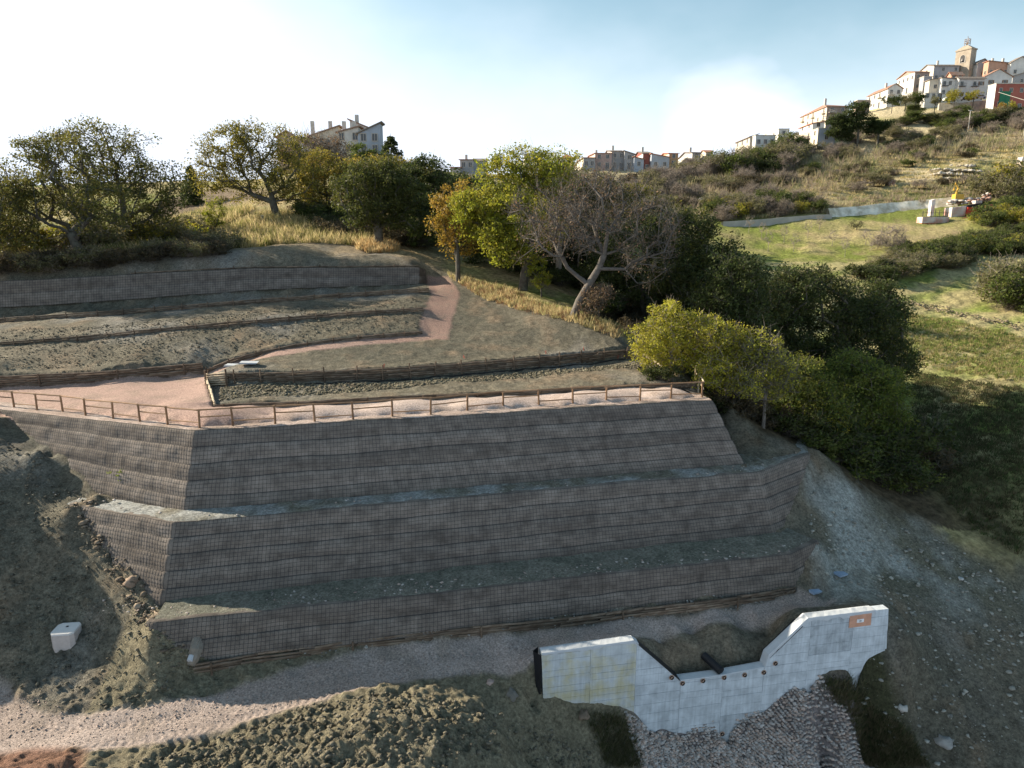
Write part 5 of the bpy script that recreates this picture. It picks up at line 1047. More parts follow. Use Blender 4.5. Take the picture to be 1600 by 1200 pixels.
# grass tufts, joined
def tufts(name, poly, n, h, cols, y0=30, seed=0, blades=9, spread=.25, wid=.02, pts=None):
    rs = np.random.RandomState(seed); p = np.array(pts if pts is not None else pts_in(poly, n, rs, y0)); n = len(p); c = np.repeat(p, blades, 0); N_ = len(c)
    a = rs.uniform(0, 6.28, N_); out = np.stack([np.cos(a), np.sin(a), 0 * a], 1); c = c + out * (rs.rand(N_, 1) * spread); hh = h * (.5 + rs.rand(N_, 1)) * np.repeat(.5 + rs.rand(n), blades)[:, None]; side = np.stack([-np.sin(a * 3), np.cos(a * 3), 0 * a], 1) * wid
    tip = c + out * hh * .45 + np.array([0, 0, 1]) * hh + rs.normal(size=(N_, 3)) * hh * .12; md = (c + tip) / 2 + np.array([0, 0, .12]) * hh
    V = np.stack([c - side, c + side, md + side * .8, md - side * .8, tip], 1).reshape(-1, 3); b = (np.arange(N_) * 5)[:, None]
    F_ = np.concatenate([b + np.array([[0, 1, 2, 3]]), b + np.array([[3, 2, 4, 4]])]); F_ = np.concatenate([b + np.array([[0, 1, 2]]), b + np.array([[0, 2, 3]]), b + np.array([[3, 2, 4]])])
    cc = np.array(cols)[rs.randint(len(cols), size=n)]; cc = np.repeat(np.repeat(cc, blades, 0) * (.7 + .6 * rs.rand(N_, 1)), 5, 0)
    o = link(name, mesh_np(name, V, F_, M_DRY, False, cc)); o['kind'] = 'stuff'
GOLD = [C(.60, .48, .26), C(.50, .40, .21), C(.42, .37, .17)]; GREENG = [C(.12, .17, .03), C(.2, .2, .06)]; SCR = [C(.38, .30, .22), C(.30, .24, .18), C(.44, .38, .22), C(.24, .25, .11)]
tufts('low_scrub', [(990, 290), (1240, 255), (1600, 200), (1600, 235), (1400, 262), (1240, 325), (1000, 335)], 2300, 1.4, SCR, 115, 19, blades=11, wid=.05, spread=.9)
tufts('low_scrub', [(1240, 325), (1400, 300), (1560, 280), (1600, 300), (1400, 322), (1150, 345)], 700, .9, SCR, 120, 20, blades=10, wid=.05, spread=.7)
tufts('dry_grass', [(230, 400), (340, 370), (420, 340), (560, 350), (640, 385), (560, 384), (420, 384), (300, 400)], 3200, .75, GOLD + GREENG[1:], 70, 1, wid=.03)
tufts('dry_grass', [(-30, 436), (0, 405), (200, 375), (320, 335), (400, 330), (320, 380), (120, 420)], 3000, .8, GOLD + GREENG, 70, 2, wid=.03)
mp_ = B(590, 384, 81); tufts('dry_grass', None, 0, .55, GOLD[:1] + [C(.5, .33, .15)], 70, 3, wid=.025, pts=[(mp_[0] + math.cos(t) * r * 2.4, mp_[1] + math.sin(t) * r * 1.8, surf(mp_[0] + math.cos(t) * r * 2.4, mp_[1] + math.sin(t) * r * 1.8)) for t, r in [(random.Random(k).uniform(0, 6.28), random.Random(k + 9).random() ** .5) for k in range(500)]])
tufts('dry_grass', [(700, 430), (800, 455), (900, 495), (990, 525), (960, 540), (860, 500), (740, 460)], 900, .35, GOLD + [C(.25, .15, .08)], 55, 4, wid=.02)
tufts('field_grass', [(1430, 740), (1425, 580), (1600, 610), (1600, 880), (1520, 830)], 4500, .22, [C(.06, .085, .03), C(.12, .10, .055), C(.09, .08, .04)], 36, 5, blades=7, wid=.022)  # dark blades carry the wood's shade in their colour
tufts('field_grass', [(1430, 570), (1350, 470), (1600, 525), (1600, 600)], 3500, .25, [C(.16, .19, .05), C(.30, .25, .12)], 60, 6, blades=6, wid=.035)
tufts('dark_grass', [(1283, 1068), (1345, 1075), (1420, 1150), (1450, 1200), (1380, 1200), (1330, 1130)], 1500, .30, [C(.09, .10, .045), C(.18, .15, .09)], 25, 7, blades=10, wid=.010, spread=.2)
tufts('dark_grass', [(905, 1118), (975, 1118), (1002, 1170), (1002, 1200), (950, 1200), (930, 1150)], 500, .26, [C(.09, .10, .045), C(.16, .14, .08)], 24, 8, blades=10, wid=.009, spread=.18)
tufts('hill_grass', [(1050, 320), (1240, 270), (1600, 212), (1600, 300), (1400, 300), (1250, 320)], 3000, .5, GOLD + [C(.2, .19, .07)], 130, 9, blades=6, wid=.07, spread=.7)
# weeds on the sunlit flank of the top wall
q, _s = on_face(184, 742, UT, UB, .05); tufts('wall_weeds', None, 0, .13, [C(.22, .25, .04), C(.16, .2, .03)], 30, 10, blades=16, spread=.22, wid=.02, pts=[q, (q[0] + .25, q[1] - .05, q[2] - .25), (q[0] + .1, q[1], q[2] + .2), (q[0] - .55, q[1] + .1, q[2] + .1)])

# ------------------------------------------------------------------ houses
PAL = {'white': (.62, .60, .56), 'cream': (.60, .53, .42), 'grey': (.36, .35, .35), 'beige': (.50, .45, .38), 'pink': (.46, .32, .28), 'brick': (.46, .27, .19), 'red': (.36, .12, .09), 'darkred': (.28, .10, .08), 'orange': (.50, .30, .17), 'brown': (.34, .26, .21), 'stone': (.38, .33, .26), 'pale': (.52, .50, .47), 'blue': (.36, .39, .44)}
def wm(c): return mat('plaster_' + c, PAL[c], .9, .15, 2, .14, .35, detail=8, col2=tuple(x * .72 for x in PAL[c]), v2scale=.25, var2=.45)
M_ROOF = mat('roof_tiles', (.34, .17, .11), .85, .5, 5, .3, 1.2, col2=(.26, .19, .15), v2scale=.3, bdist=.1); M_ROOFG = mat('old_roof_tiles', (.22, .18, .15), .9, .5, 5, .3, 1.2, bdist=.1); M_ROOFR = mat('new_roof_tiles', (.42, .17, .11), .85, .4, 5, .25, 1.2, bdist=.1)
M_PANE = mat('window_glass', (.03, .035, .04), .15, 0, 1, .1, 1, spec=.6); M_FRAME = mat('window_frame', (.45, .40, .34), .7, 0, 1, .1, 1); M_SHUT = mat('wooden_shutter', (.16, .09, .05), .7, 0, 1, .2, 3); M_BLUES = mat('blue_shutter', (.16, .30, .42), .6, 0, 1, .1, 3); M_IRON = mat('dark_iron', (.04, .04, .045), .5); M_PLAIN = mat('trim_render', (.5, .46, .4), .85)
WMESH = {}
def win_mesh(kind):
    if kind not in WMESH:
        w_, h_ = {'win': (.95, 1.3), 'door': (1.1, 2.2), 'wide': (1.7, 1.3), 'arch': (1.3, 2.6)}[kind]; f = MB(); t = .12
        f.box(-w_ / 2 - t, -w_ / 2, -.07, .0, -t, h_ + t).box(w_ / 2, w_ / 2 + t, -.07, .0, -t, h_ + t).box(-w_ / 2, w_ / 2, -.07, .0, h_, h_ + t).box(-w_ / 2, w_ / 2, -.11, .0, -t, 0).box(-.04, .04, -.05, -.02, 0, h_)
        p = MB().box(-w_ / 2, w_ / 2, -.03, .0, 0, h_); sh = MB()
        for s in (-1, 1): a = s * (w_ / 2 + t + .02); b = s * (w_ / 2 + t + .02 + w_ * .45); sh.box(min(a, b), max(a, b), -.08, -.02, 0, h_)
        WMESH[kind] = (f.mesh('window', M_FRAME), p.mesh('pane', M_PANE), sh.mesh('shutters', M_SHUT))
    return WMESH[kind]
def solve_W(X0, Y0, dirx, diry, ratio): return (ratio * Y0 - X0) / (dirx - ratio * diry)
def house(label, pl, pc, pr, pe, pb, Yd, wall='white', wall2=None, roof='gx', rm=None, yaw=0.0, front=(3, 2), left=(2, 2), shut=0, rh=None, chim=0, over=.45, D=None, name='house', cat='house', balc=False, extra_down=3.0, group=None, shm=None):
    """near corner at photo x = pc; left wall runs back to pl, front wall right to pr; eave and base heights pe, pb at the corner"""
    X0, _, zt = atY(pc, pe, Yd); _, _, zb = atY(pc, pb, Yd); fd = (math.cos(yaw), math.sin(yaw)); ld = (-math.sin(yaw), math.cos(yaw))
    def ratio(px): a, b, c = ray(px, pe); return a / b
    Wd = solve_W(X0, Yd, *fd, ratio(pr)) if pr > pc + .5 else 5.0
    if D is None: D = solve_W(X0, Yd, *ld, ratio(pl)) if pl < pc - .5 else max(6.0, Wd * .8)
    D = abs(D); D = min(max(D, 3), 40); Wd = min(max(abs(Wd), 2), 60); H = zt - zb
    gz = min(surf(X0 + fd[0] * a * Wd + ld[0] * b * D, Yd + fd[1] * a * Wd + ld[1] * b * D) for a in (0, 1) for b in (0, 1)); base = min(zb, gz) - .5; off = zb - base; Ht = zt - base
    r = empty(name, (X0, Yd, base), yaw, label=label, cat=cat, group=group)
    m1 = wm(wall); rm = rm or M_ROOF; rh = rh if rh is not None else min(Wd, D) * .2 + .4
    body = MB()
    if roof == 'gx': body.box(0, Wd, 0, D, 0, Ht); body = MB().add([(0, 0, 0), (Wd, 0, 0), (Wd, D, 0), (0, D, 0), (0, 0, Ht), (Wd, 0, Ht), (Wd, D, Ht), (0, D, Ht), (0, D / 2, Ht + rh), (Wd, D / 2, Ht + rh)], [(0, 3, 2, 1), (0, 1, 5, 4), (2, 3, 7, 6), (1, 2, 6, 9, 5), (3, 0, 4, 8, 7), (4, 5, 9, 8), (6, 7, 8, 9)])
    elif roof == 'gy': body.add([(0, 0, 0), (Wd, 0, 0), (Wd, D, 0), (0, D, 0), (0, 0, Ht), (Wd, 0, Ht), (Wd, D, Ht), (0, D, Ht), (Wd / 2, 0, Ht + rh), (Wd / 2, D, Ht + rh)], [(0, 3, 2, 1), (0, 1, 5, 8, 4), (2, 3, 7, 9, 6), (1, 2, 6, 5), (3, 0, 4, 7), (5, 6, 9, 8), (7, 4, 8, 9)])
    elif roof == 'ml': body.prism([(0, 0), (Wd, 0), (Wd, Ht + rh), (0, Ht)], 0, D)
    elif roof == 'mr': body.prism([(0, 0), (Wd, 0), (Wd, Ht), (0, Ht + rh)], 0, D)
    else: body.box(0, Wd, 0, D, 0, Ht)
    b = body.build('wall', m1, r)
    if wall2:
        MB().box(-.05, -.004, .0, D, .1, Ht - .02).build('side_wall', wm(wall2), r)  # left face in paler plaster: sunlight painted in, front tones hold the shade
    o = over; th = .22; R_ = MB()
    def slab(a, b_, c, d): R_.add([a, b_, c, d] + [(x, y, z + th) for x, y, z in (a, b_, c, d)], [(0, 3, 2, 1), (4, 5, 6, 7), (0, 1, 5, 4), (1, 2, 6, 5), (2, 3, 7, 6), (3, 0, 4, 7)])
    if roof == 'gx':
        k = rh / (D / 2); slab((-o, -o, Ht - o * k + .02), (Wd + o, -o, Ht - o * k + .02), (Wd + o, D / 2, Ht + rh + .02), (-o, D / 2, Ht + rh + .02)); slab((-o, D / 2 + .01, Ht + rh + .02), (Wd + o, D / 2 + .01, Ht + rh + .02), (Wd + o, D + o, Ht - o * k), (-o, D + o, Ht - o * k))
    elif roof == 'gy':
        k = rh / (Wd / 2); slab((-o, -o, Ht - o * k + .02), (Wd / 2, -o, Ht + rh + .02), (Wd / 2, D + o, Ht + rh + .02), (-o, D + o, Ht - o * k + .02)); slab((Wd / 2 + .01, -o, Ht + rh + .02), (Wd + o, -o, Ht - o * k), (Wd + o, D + o, Ht - o * k), (Wd / 2 + .01, D + o, Ht + rh + .02))
    elif roof in ('ml', 'mr'):
        z0, z1 = (Ht, Ht + rh) if roof == 'ml' else (Ht + rh, Ht); k = (z1 - z0) / Wd; slab((-o, -o, z0 - o * k + .02), (Wd + o, -o, z1 + o * k + .02), (Wd + o, D + o, z1 + o * k + .02), (-o, D + o, z0 - o * k + .02))
    elif roof == 'hip':
        c = (Wd / 2, D / 2, Ht + rh); q = [(-o, -o, Ht), (Wd + o, -o, Ht), (Wd + o, D + o, Ht), (-o, D + o, Ht)]; R_.add([(x, y, z + .02) for x, y, z in q] + [(x, y, z + .2) for x, y, z in q] + [c], [(0, 3, 2, 1), (0, 1, 5, 4), (1, 2, 6, 5), (2, 3, 7, 6), (3, 0, 4, 7), (4, 5, 8), (5, 6, 8), (6, 7, 8), (7, 4, 8)])
    else: R_.box(-.15, Wd + .15, -.15, D + .15, Ht + .01, Ht + .25)
    rf = R_.build('roof', rm if roof != 'flat' else M_PLAIN, r)
    for c_ in range(chim):
        x = Wd * (.25 + .5 * c_ / max(chim - 1, 1)) if chim > 1 else Wd * .3; ch = MB().box(x - .35, x + .35, D * .3, D * .3 + .6, Ht - .2, Ht + rh + 1.3).build('chimney', M_PLAIN, rf); 
    def windows(nx, nz, L, place, rot):
        fm, pm, sm = win_mesh('win'); dm_, dp_, ds_ = win_mesh('door')
        for i in range(nx):
            for j in range(nz):
                fl = H / nz; z = off + j * fl + fl * .38; door = (j == 0 and i == nx // 2 and nz > 1)
                if random.Random(int(pc * 7 + i * 13 + j * 5)).random() < .10: continue
                a, p_, s_ = (dm_, dp_, ds_) if door else (fm, pm, sm)
                if door: z = off + .05
                wo = link('window' if not door else 'door', a, r, place(L * (i + .5) / nx, z), (0, 0, rot)); link('pane', p_, wo)
                if shut and not door and (i + j) % 2 < shut: so_ = link('shutters', s_, wo)
                if shm and not door: wo.data = a
                if balc and j > 0 and i % 2 == 0:
                    bm = MB().box(-1.3, 1.3, -1.0, -.02, -.5, -.35)
                    for k in range(9): bm.box(-1.3 + k * .32, -1.26 + k * .32, -1.0, -.97, -.35, .55)
                    bm.box(-1.32, 1.32, -1.02, -.96, .55, .62); bm.build('balcony', M_IRON if balc == 2 else M_PLAIN, r, loc=place(L * (i + .5) / nx, z), rot=(0, 0, rot))
    if front[0] and Wd > 2: windows(front[0], front[1], Wd, lambda s, z: (s, -.02, z), 0)
    xl = -.055 if wall2 else -.02
    if left[0]: windows(left[0], left[1], D, lambda s, z: (xl, D - s, z), -PI / 2)
    return r
RF, RG, RR = M_ROOF, M_ROOFG, M_ROOFR
# hilltop village, right
house('white house lowest on the left of the hilltop village', 1357, 1388, 1410, 138, 165, 285, 'white', roof='gy', rm=RF, front=(2, 2), left=(4, 2), chim=1, rh=1.6, balc=True)
house('long white house climbing left of the church, brown front end', 1404, 1430, 1453, 113, 143, 292, 'brown', 'white', 'gx', RF, front=(2, 2), left=(4, 2))
house('small grey block in front of the brown fronted long house', 1441, 1444, 1457, 120, 139, 286, 'grey', roof='flat', front=(1, 1), left=(0, 0))
house('big cream and grey mansion just left of the bell tower', 1439, 1460, 1499, 103, 128, 300, 'grey', 'cream', 'gx', RG, front=(4, 2), left=(3, 2), chim=1, rh=1.4)
house('cream flat fronted house at the left of the village front row', 1450, 1453, 1472, 125, 146, 278, 'cream', roof='ml', rm=RG, rh=.6, front=(1, 1), left=(0, 0))
house('white house with a long balcony in the village front row', 1470, 1472, 1499, 124, 152, 276, 'white', roof='mr', rm=RG, rh=.5, front=(3, 2), left=(0, 0), balc=2)
pal = house('pale stone palace with an arched door in the village front row', 1497, 1499, 1539, 123, 156, 274, 'pale', roof='gx', rm=RG, rh=.8, front=(4, 2), left=(0, 0), shut=1, balc=2)
house('white gabled house with two tall brown windows beside the palace', 1537, 1539, 1582, 120, 155, 277, 'white', roof='gy', rm=RF, rh=2.6, front=(2, 2), left=(0, 0), shut=2)
house('salmon brick block high behind the gabled house', 1543, 1545, 1578, 99, 125, 292, 'brick', roof='mr', rm=RF, rh=.8, front=(3, 1), left=(1, 1), chim=2)
house('white gabled house at the far right of the hilltop', 1578, 1580, 1612, 98, 125, 290, 'white', roof='gy', rm=RG, rh=2.2, front=(2, 1), left=(0, 0))
house('grey church nave with a stepped roof right of the bell tower', 1509, 1528, 1546, 99, 128, 297, 'grey', 'pale', 'gy', RG, front=(1, 1), left=(1, 1), rh=1.6, name='church_nave', cat='church')  # pale side plaster paints the sunlit wedge of the nave
house('little terracotta house below the bell tower', 1484, 1487, 1505, 117, 128, 284, 'brick', roof='gx', rm=RF, rh=1.2, front=(2, 1), left=(0, 0))
house('grey lean-to with a dark roof at the right edge of the hilltop', 1581, 1583, 1612, 119, 135, 283, 'grey', roof='ml', rm=RG, rh=2, front=(1, 1), left=(0, 0))
house('low white garage row under the cream house', 1441, 1446, 1472, 146, 156, 276, 'white', roof='flat', front=(3, 1), left=(0, 0))
rb = house('red building with a bright white side at the right edge', 1545, 1557, 1622, 131, 173, 255, 'red', 'white', 'flat', front=(4, 2), left=(0, 0), name='building', cat='building')
MB().box(1.6, 5.2, -.28, -.06, 2.2, 8.2).build('green_netting', mat('green_net', (.03, .17, .09), .7, .3, 2, .2, 1), rb)
# bell tower
X0, Y0, zt = atY(1518, 76, 298); _, _, zb = atY(1518, 128, 298); tw = empty('bell_tower', (X0, Y0, zb - 3), R(28), label='square stone bell tower with an arched belfry and a small iron cage on top', cat='bell tower')
Hh = zt - zb + 3; s = 6.0; M_TW = mat('tower_stone', (.34, .29, .23), .9, .5, 1.5, .25, .6, col2=(.30, .25, .19), v2scale=.5)
tb = MB().box(-s * .0, s * .62, 0, s, 0, Hh).build('shaft', M_TW, tw)
MB().box(-.25, s * .62 + .25, -.25, s + .25, Hh, Hh + .45).build('cornice', M_TW, tw)
MB().add([(-.1, -.1, Hh + .45), (s * .62 + .1, -.1, Hh + .45), (s * .62 + .1, s + .1, Hh + .45), (-.1, s + .1, Hh + .45), (s * .31 - .7, s / 2 - .7, Hh + 2), (s * .31 + .7, s / 2 - .7, Hh + 2), (s * .31 + .7, s / 2 + .7, Hh + 2), (s * .31 - .7, s / 2 + .7, Hh + 2)], [(0, 1, 5, 4), (1, 2, 6, 5), (2, 3, 7, 6), (3, 0, 4, 7), (4, 5, 6, 7)]).build('dome_roof', M_TW, tw)
cg = MB(); zc = Hh + 2
for x in (-.7, .7):
    for y in (-.7, .7): cg.box(s * .31 + x - .08, s * .31 + x + .08, s / 2 + y - .08, s / 2 + y + .08, zc, zc + 2.3)
for z in (zc + .8, zc + 1.6, zc + 2.3): cg.box(s * .31 - .85, s * .31 + .85, s / 2 - .85, s / 2 - .72, z, z + .14).box(s * .31 - .85, s * .31 + .85, s / 2 + .72, s / 2 + .85, z, z + .14).box(s * .31 - .85, s * .31 - .72, s / 2 - .72, s / 2 + .72, z, z + .14).box(s * .31 + .72, s * .31 + .85, s / 2 - .72, s / 2 + .72, z, z + .14)
cg.box(s * .31 - .05, s * .31 + .05, s / 2 - .05, s / 2 + .05, zc + 2.4, zc + 3.6).box(s * .31 - .4, s * .31 + .4, s / 2 - .04, s / 2 + .04, zc + 3.1, zc + 3.2).build('bell_cage', mat('cage_iron', (.22, .17, .15), .6), tw)
MB().tube([(s * .31, s / 2, zc + .4), (s * .31, s / 2, zc + .9), (s * .31, s / 2, zc + 1.3)], [.45, .3, .12], 10).build('bell', mat('bronze', (.16, .11, .06), .5, metallic=.6), tw)
arc = [(math.cos(a) * .95, 1.9 + math.sin(a) * .95) for a in np.linspace(0, PI, 9)] + [(-.95, 0), (.95, 0)]
for pos, rot in (((-.04, s / 2, Hh - 4.6), -PI / 2),):
    MB().prism([(x * 1.25, z * 1.06 - .15) for x, z in arc], -.10, .02).build('arch_surround', M_PLAIN, tw, loc=pos, rot=(0, 0, rot)); a_ = MB().prism(arc, -.13, .0).build('belfry_opening', M_BLACK, tw, loc=pos, rot=(0, 0, rot)); MB().tube([(0, -.16, .5), (0, -.16, 1.0), (0, -.16, 1.5)], [.5, .35, .15], 10).build('hanging_bell', mat('bell_metal', (.30, .27, .24), .5), a_)
# stone retaining wall and parked cars below the front row
L = [atY(1468, 160, 271), atY(1500, 161, 268), atY(1546, 156, 266)]; sw = empty('stone_wall', L[0], label='grey stone retaining wall under the village front row', cat='stone wall'); mb = MB()
for a, b_ in zip(L[:-1], L[1:]):
    k = len(mb.v); A, Bq = Vector(a) - sw.location, Vector(b_) - sw.location; mb.add([A + Vector((0, 0, -7)), Bq + Vector((0, 0, -7)), Bq, A, A + Vector((0, .8, -7)), Bq + Vector((0, .8, -7)), Bq + Vector((0, .8, 0)), A + Vector((0, .8, 0))], [(0, 1, 2, 3), (3, 2, 6, 7), (5, 4, 7, 6), (0, 3, 7, 4), (1, 5, 6, 2)])
mb.build('masonry', mat('rubble_masonry', (.30, .28, .24), .95, .8, 1.6, .4, .8, col2=(.42, .38, .30), v2scale=.5, bdist=.15), sw)
def car(px, py, Yd, label, paint):
    x, y, z = atY(px, py, Yd); r = empty('parked_car', (x, y, z), .05, label=label, cat='car', group='cars parked under the village front row')
    MB().prism([(-2.1, .3), (2.1, .3), (2.15, .75), (1.5, .9), (.8, 1.42), (-1.0, 1.45), (-1.8, .95), (-2.15, .85)], -.8, .8).build('body', mat('paint_' + paint[0], paint[1], .35, spec=.5), r)
    MB().prism([(1.35, .92), (.75, 1.36), (-.95, 1.38), (-1.6, .95)], -.82, -.805).build('side_window', M_PANE, r)
    for s_ in (-1.3, 1.3):
        for y_ in (-.82, .7): MB().prism([(math.cos(a) * .32 + s_, math.sin(a) * .32 + .32) for a in np.linspace(0, 2 * PI, 13)[:-1]], y_, y_ + .18).build('wheel', M_BLACK, r)
car(1482, 158.5, 269.5, 'white parked car below the balcony house in the village', ('white', (.7, .7, .7))); car(1510, 157, 269, 'dark parked car in front of the arched palace door', ('dark', (.06, .065, .08))); car(1530, 155, 268.5, 'silver parked car at the right end of the village wall', ('silver', (.4, .41, .43)))
# middle houses
M1 = house('cream apartment block with three balcony floors left of the pines', 1253, 1292.5, 1325, 167, 200, 262, 'brown', 'cream', 'hip', RF, front=(2, 3), left=(5, 3), chim=1, rh=2.8, balc=True)
house('tall brown building half hidden behind the pine trees', 1338, 1340, 1360, 157, 190, 285, 'brown', roof='flat', front=(2, 2), left=(0, 0))
house('long cream terrace of houses stepping down below the apartment block', 1205, 1279, 1306, 201, 228, 246, 'blue', 'cream', 'flat', front=(1, 1), left=(8, 2), balc=True)
house('white top floor set back above the cream terrace', 1250, 1270, 1288, 193, 201, 252, 'white', roof='ml', rm=RR, rh=.5, front=(1, 1), left=(2, 1))
house('white house with tall blue windows at the left end of the terrace', 1179, 1181, 1212, 212, 232, 243, 'white', roof='flat', front=(3, 1), left=(0, 0))
house('white flat upper house left of the apartment block', 1190, 1217, 1233, 202, 216, 256, 'white', roof='flat', front=(1, 1), left=(2, 1))
house('low beige house at the left end of the village terraces', 1150, 1172, 1184, 214, 226, 250, 'beige', roof='ml', rm=RG, rh=.8, front=(1, 1), left=(3, 1))
# ridge row
house('white gabled house with a grey shaded side at the right of the ridge row', 1060, 1082, 1095, 239, 262, 250, 'grey', 'white', 'gx', RG, front=(1, 2), left=(1, 1), chim=1, rh=1.3)  # grey front plaster paints the shade on a white house
house('cream house end peeping over shrubs, rightmost on the ridge', 1094, 1103, 1114, 238, 252, 256, 'cream', roof='gx', rm=RF, front=(1, 1), left=(1, 1), rh=1)
house('orange house with a low red roof on the ridge row', 1030, 1046, 1060, 240, 262, 252, 'orange', 'pale', 'gx', RR, front=(1, 2), left=(1, 1), rh=1)
house('pale grey house with a bright red roof on the ridge row', 1016, 1018, 1046, 246, 268, 248, 'blue', roof='mr', rm=RR, rh=1.1, front=(2, 1), left=(0, 0))
house('dark red house with white window frames on the ridge row', 990, 1005, 1018, 240, 268, 251, 'darkred', 'white', 'gx', RG, front=(1, 2), left=(1, 1), chim=1, rh=1.6)
house('low blue grey house between the grey pair and the dark red house', 989, 991, 1006, 249, 265, 249, 'blue', roof='mr', rm=RF, rh=.7, front=(1, 1), left=(0, 0))
house('grey house, right half of the grey pair on the ridge row', 974, 976, 991, 241, 265, 251, 'grey', roof='mr', rm=RG, rh=1.0, front=(1, 2), left=(0, 0))
house('grey house with pale shutters, left half of the grey pair on the ridge', 943, 956, 976, 237, 265, 253, 'grey', 'cream', 'gx', RG, front=(2, 2), left=(1, 1), rh=1.6, chim=1)
house('pink house with a brown tile roof on the ridge row', 913, 930, 956, 240, 265, 250, 'pink', 'cream', 'gx', RF, front=(2, 2), left=(1, 1), rh=1.2, chim=1)
house('low grey house below the left side of the pink house', 896, 912, 930, 247, 265, 247, 'grey', 'cream', 'gx', RF, front=(2, 1), left=(1, 1), rh=.9)
house('white house with a purple red roof at the left of the ridge row', 874, 876, 897, 248, 262, 245, 'white', roof='hip', rm=RR, rh=1.8, front=(2, 1), left=(0, 0))
house('small beige tower house among the maple tops', 817, 820, 831, 241, 262, 240, 'beige', roof='flat', front=(1, 2), left=(0, 0))
house('grey blue house with a red roof above the dark evergreen oak', 704, 719, 740, 250, 285, 213, 'grey', 'cream', 'gx', RF, front=(2, 2), left=(2, 2), rh=1.3, chim=1)
house('grey blue annex at the right of the red roofed house', 737, 740, 758, 252, 285, 215, 'blue', roof='gx', rm=RG, front=(1, 2), left=(0, 0), rh=1.1)
house('low wing with a sloping red roof at the left of the red roofed house', 691, 704, 719, 262, 285, 209, 'grey', 'cream', 'gx', RF, front=(1, 1), left=(1, 1), rh=1.0)
house('grey shed with a white strip roof in front of the red roofed house', 712, 714, 742, 273, 285, 204, 'grey', roof='flat', front=(1, 1), left=(0, 0), cat='shed', name='shed')
house('pale blue wall of a farm building glimpsed behind the bare leaning tree', 926, 929, 964, 291, 330, 150, 'blue', roof='gx', rm=RG, front=(2, 1), left=(0, 0), rh=1.2, name='farm_building', cat='building')
# big house at upper left
house('big grey house with a pair of blue windows at upper left, middle part', 523, 528, 560, 207, 262, 146, 'pale', roof='ml', rm=RF, rh=1.0, front=(3, 3), left=(2, 2), chim=2)
lh = house('right wing of the big grey house, its roof rising to the right', 555, 559, 594, 209, 262, 143, 'blue', roof='ml', rm=RG, rh=1.9, front=(2, 3), left=(0, 0))
house('top storey of the big grey house with a roof falling to the right', 544, 547, 578, 201, 215, 152, 'pale', roof='mr', rm=RF, rh=1.6, front=(0, 0), left=(0, 0), chim=1)
house('long low roofed wing left of the big grey house', 470, 473, 529, 217, 255, 153, 'beige', roof='ml', rm=RF, rh=2.4, front=(5, 2), left=(0, 0), chim=2)
house('small house with a brown gabled roof left of the long wing', 431, 433, 462, 214, 245, 160, 'brown', roof='gy', rm=RF, rh=1.2, front=(2, 1), left=(0, 0))
# iron gantry post by the big house
x, y, z = atY(541, 250, 139); po = MB().tube([(0, 0, -3), (0, 0, 2.2)], .09, 6).box(0, 1.6, -.05, .05, 2.1, 2.25).build('bracket_post', M_IRON, None, loc=(x, y, z)); tag(po, 'dark iron bracket post in front of the big grey house', 'post')

# pines by the village
def pine(px, py, Yd, items, label, seed, cols=None, **k): return tr((px, py), Yd, items, label, cols or DARK, name='pine_tree', r0=.35, nclump=k.get('n', 90), nleaf=75, size=.26, crad=1.5, seed=seed, flat=.5, twigs=False)
pine(1340, 222, 240, [(1340, 172, 16, 14, 0), (1352, 190, 16, 14, 0), (1330, 190, 18, 14, 0)], 'tallest umbrella pine beside the cream apartment block', 71, n=120)
pine(1316, 222, 241, [(1306, 188, 12, 10, 0), (1312, 205, 20, 9, 0), (1322, 214, 12, 6, 0)], 'left hand pine reaching over the end of the cream terrace', 72)
pine(1372, 216, 240, [(1372, 196, 16, 7, 0), (1385, 193, 12, 5, 0), (1365, 204, 14, 6, 0)], 'flat dark pine at the right of the pine group', 73, n=70)
VT = [(1394, 166, 11, 9, 'dark', 'dark round tree, leftmost in the row below the white houses'), (1415, 163, 10, 9, 'olive', 'dull olive street tree, second in the row below the white houses'), (1431, 162, 12, 9, 'green', 'full green street tree, third in the row under the long white house'), (1461, 165, 7, 8, 'olive', 'small olive street tree beside the garage row'), (1491, 160, 13, 10, 'yellow', 'yellowing street tree before the balcony house'), (1521, 157, 11, 8, 'yellow', 'yellowing street tree right of the arched palace door'), (1565, 178, 9, 9, 'autumn', 'orange tree below the red building'), (1578, 182, 8, 12, 'yellow', 'yellow green tree at the foot of the red building')]
for i, (px, py, hw, hh, k, lb) in enumerate(VT):
    Yd = 266 if i < 6 else 250; x, y, z = atY(px, py, Yd); m = mpp(px, py, Yd); mt, ml = SH[k][0]; r = empty('street_tree', (x, y, z - .5), i, label=lb, cat='tree'); MB().tube([(0, 0, -2), (0, 0, 1.6)], .14, 6).build('trunk', M_BARK, r); c_ = link('crown', ml, r, (0, 0, .5), None, (hw * m * 1.6, hw * m * 1.6, hh * m * 1.9))
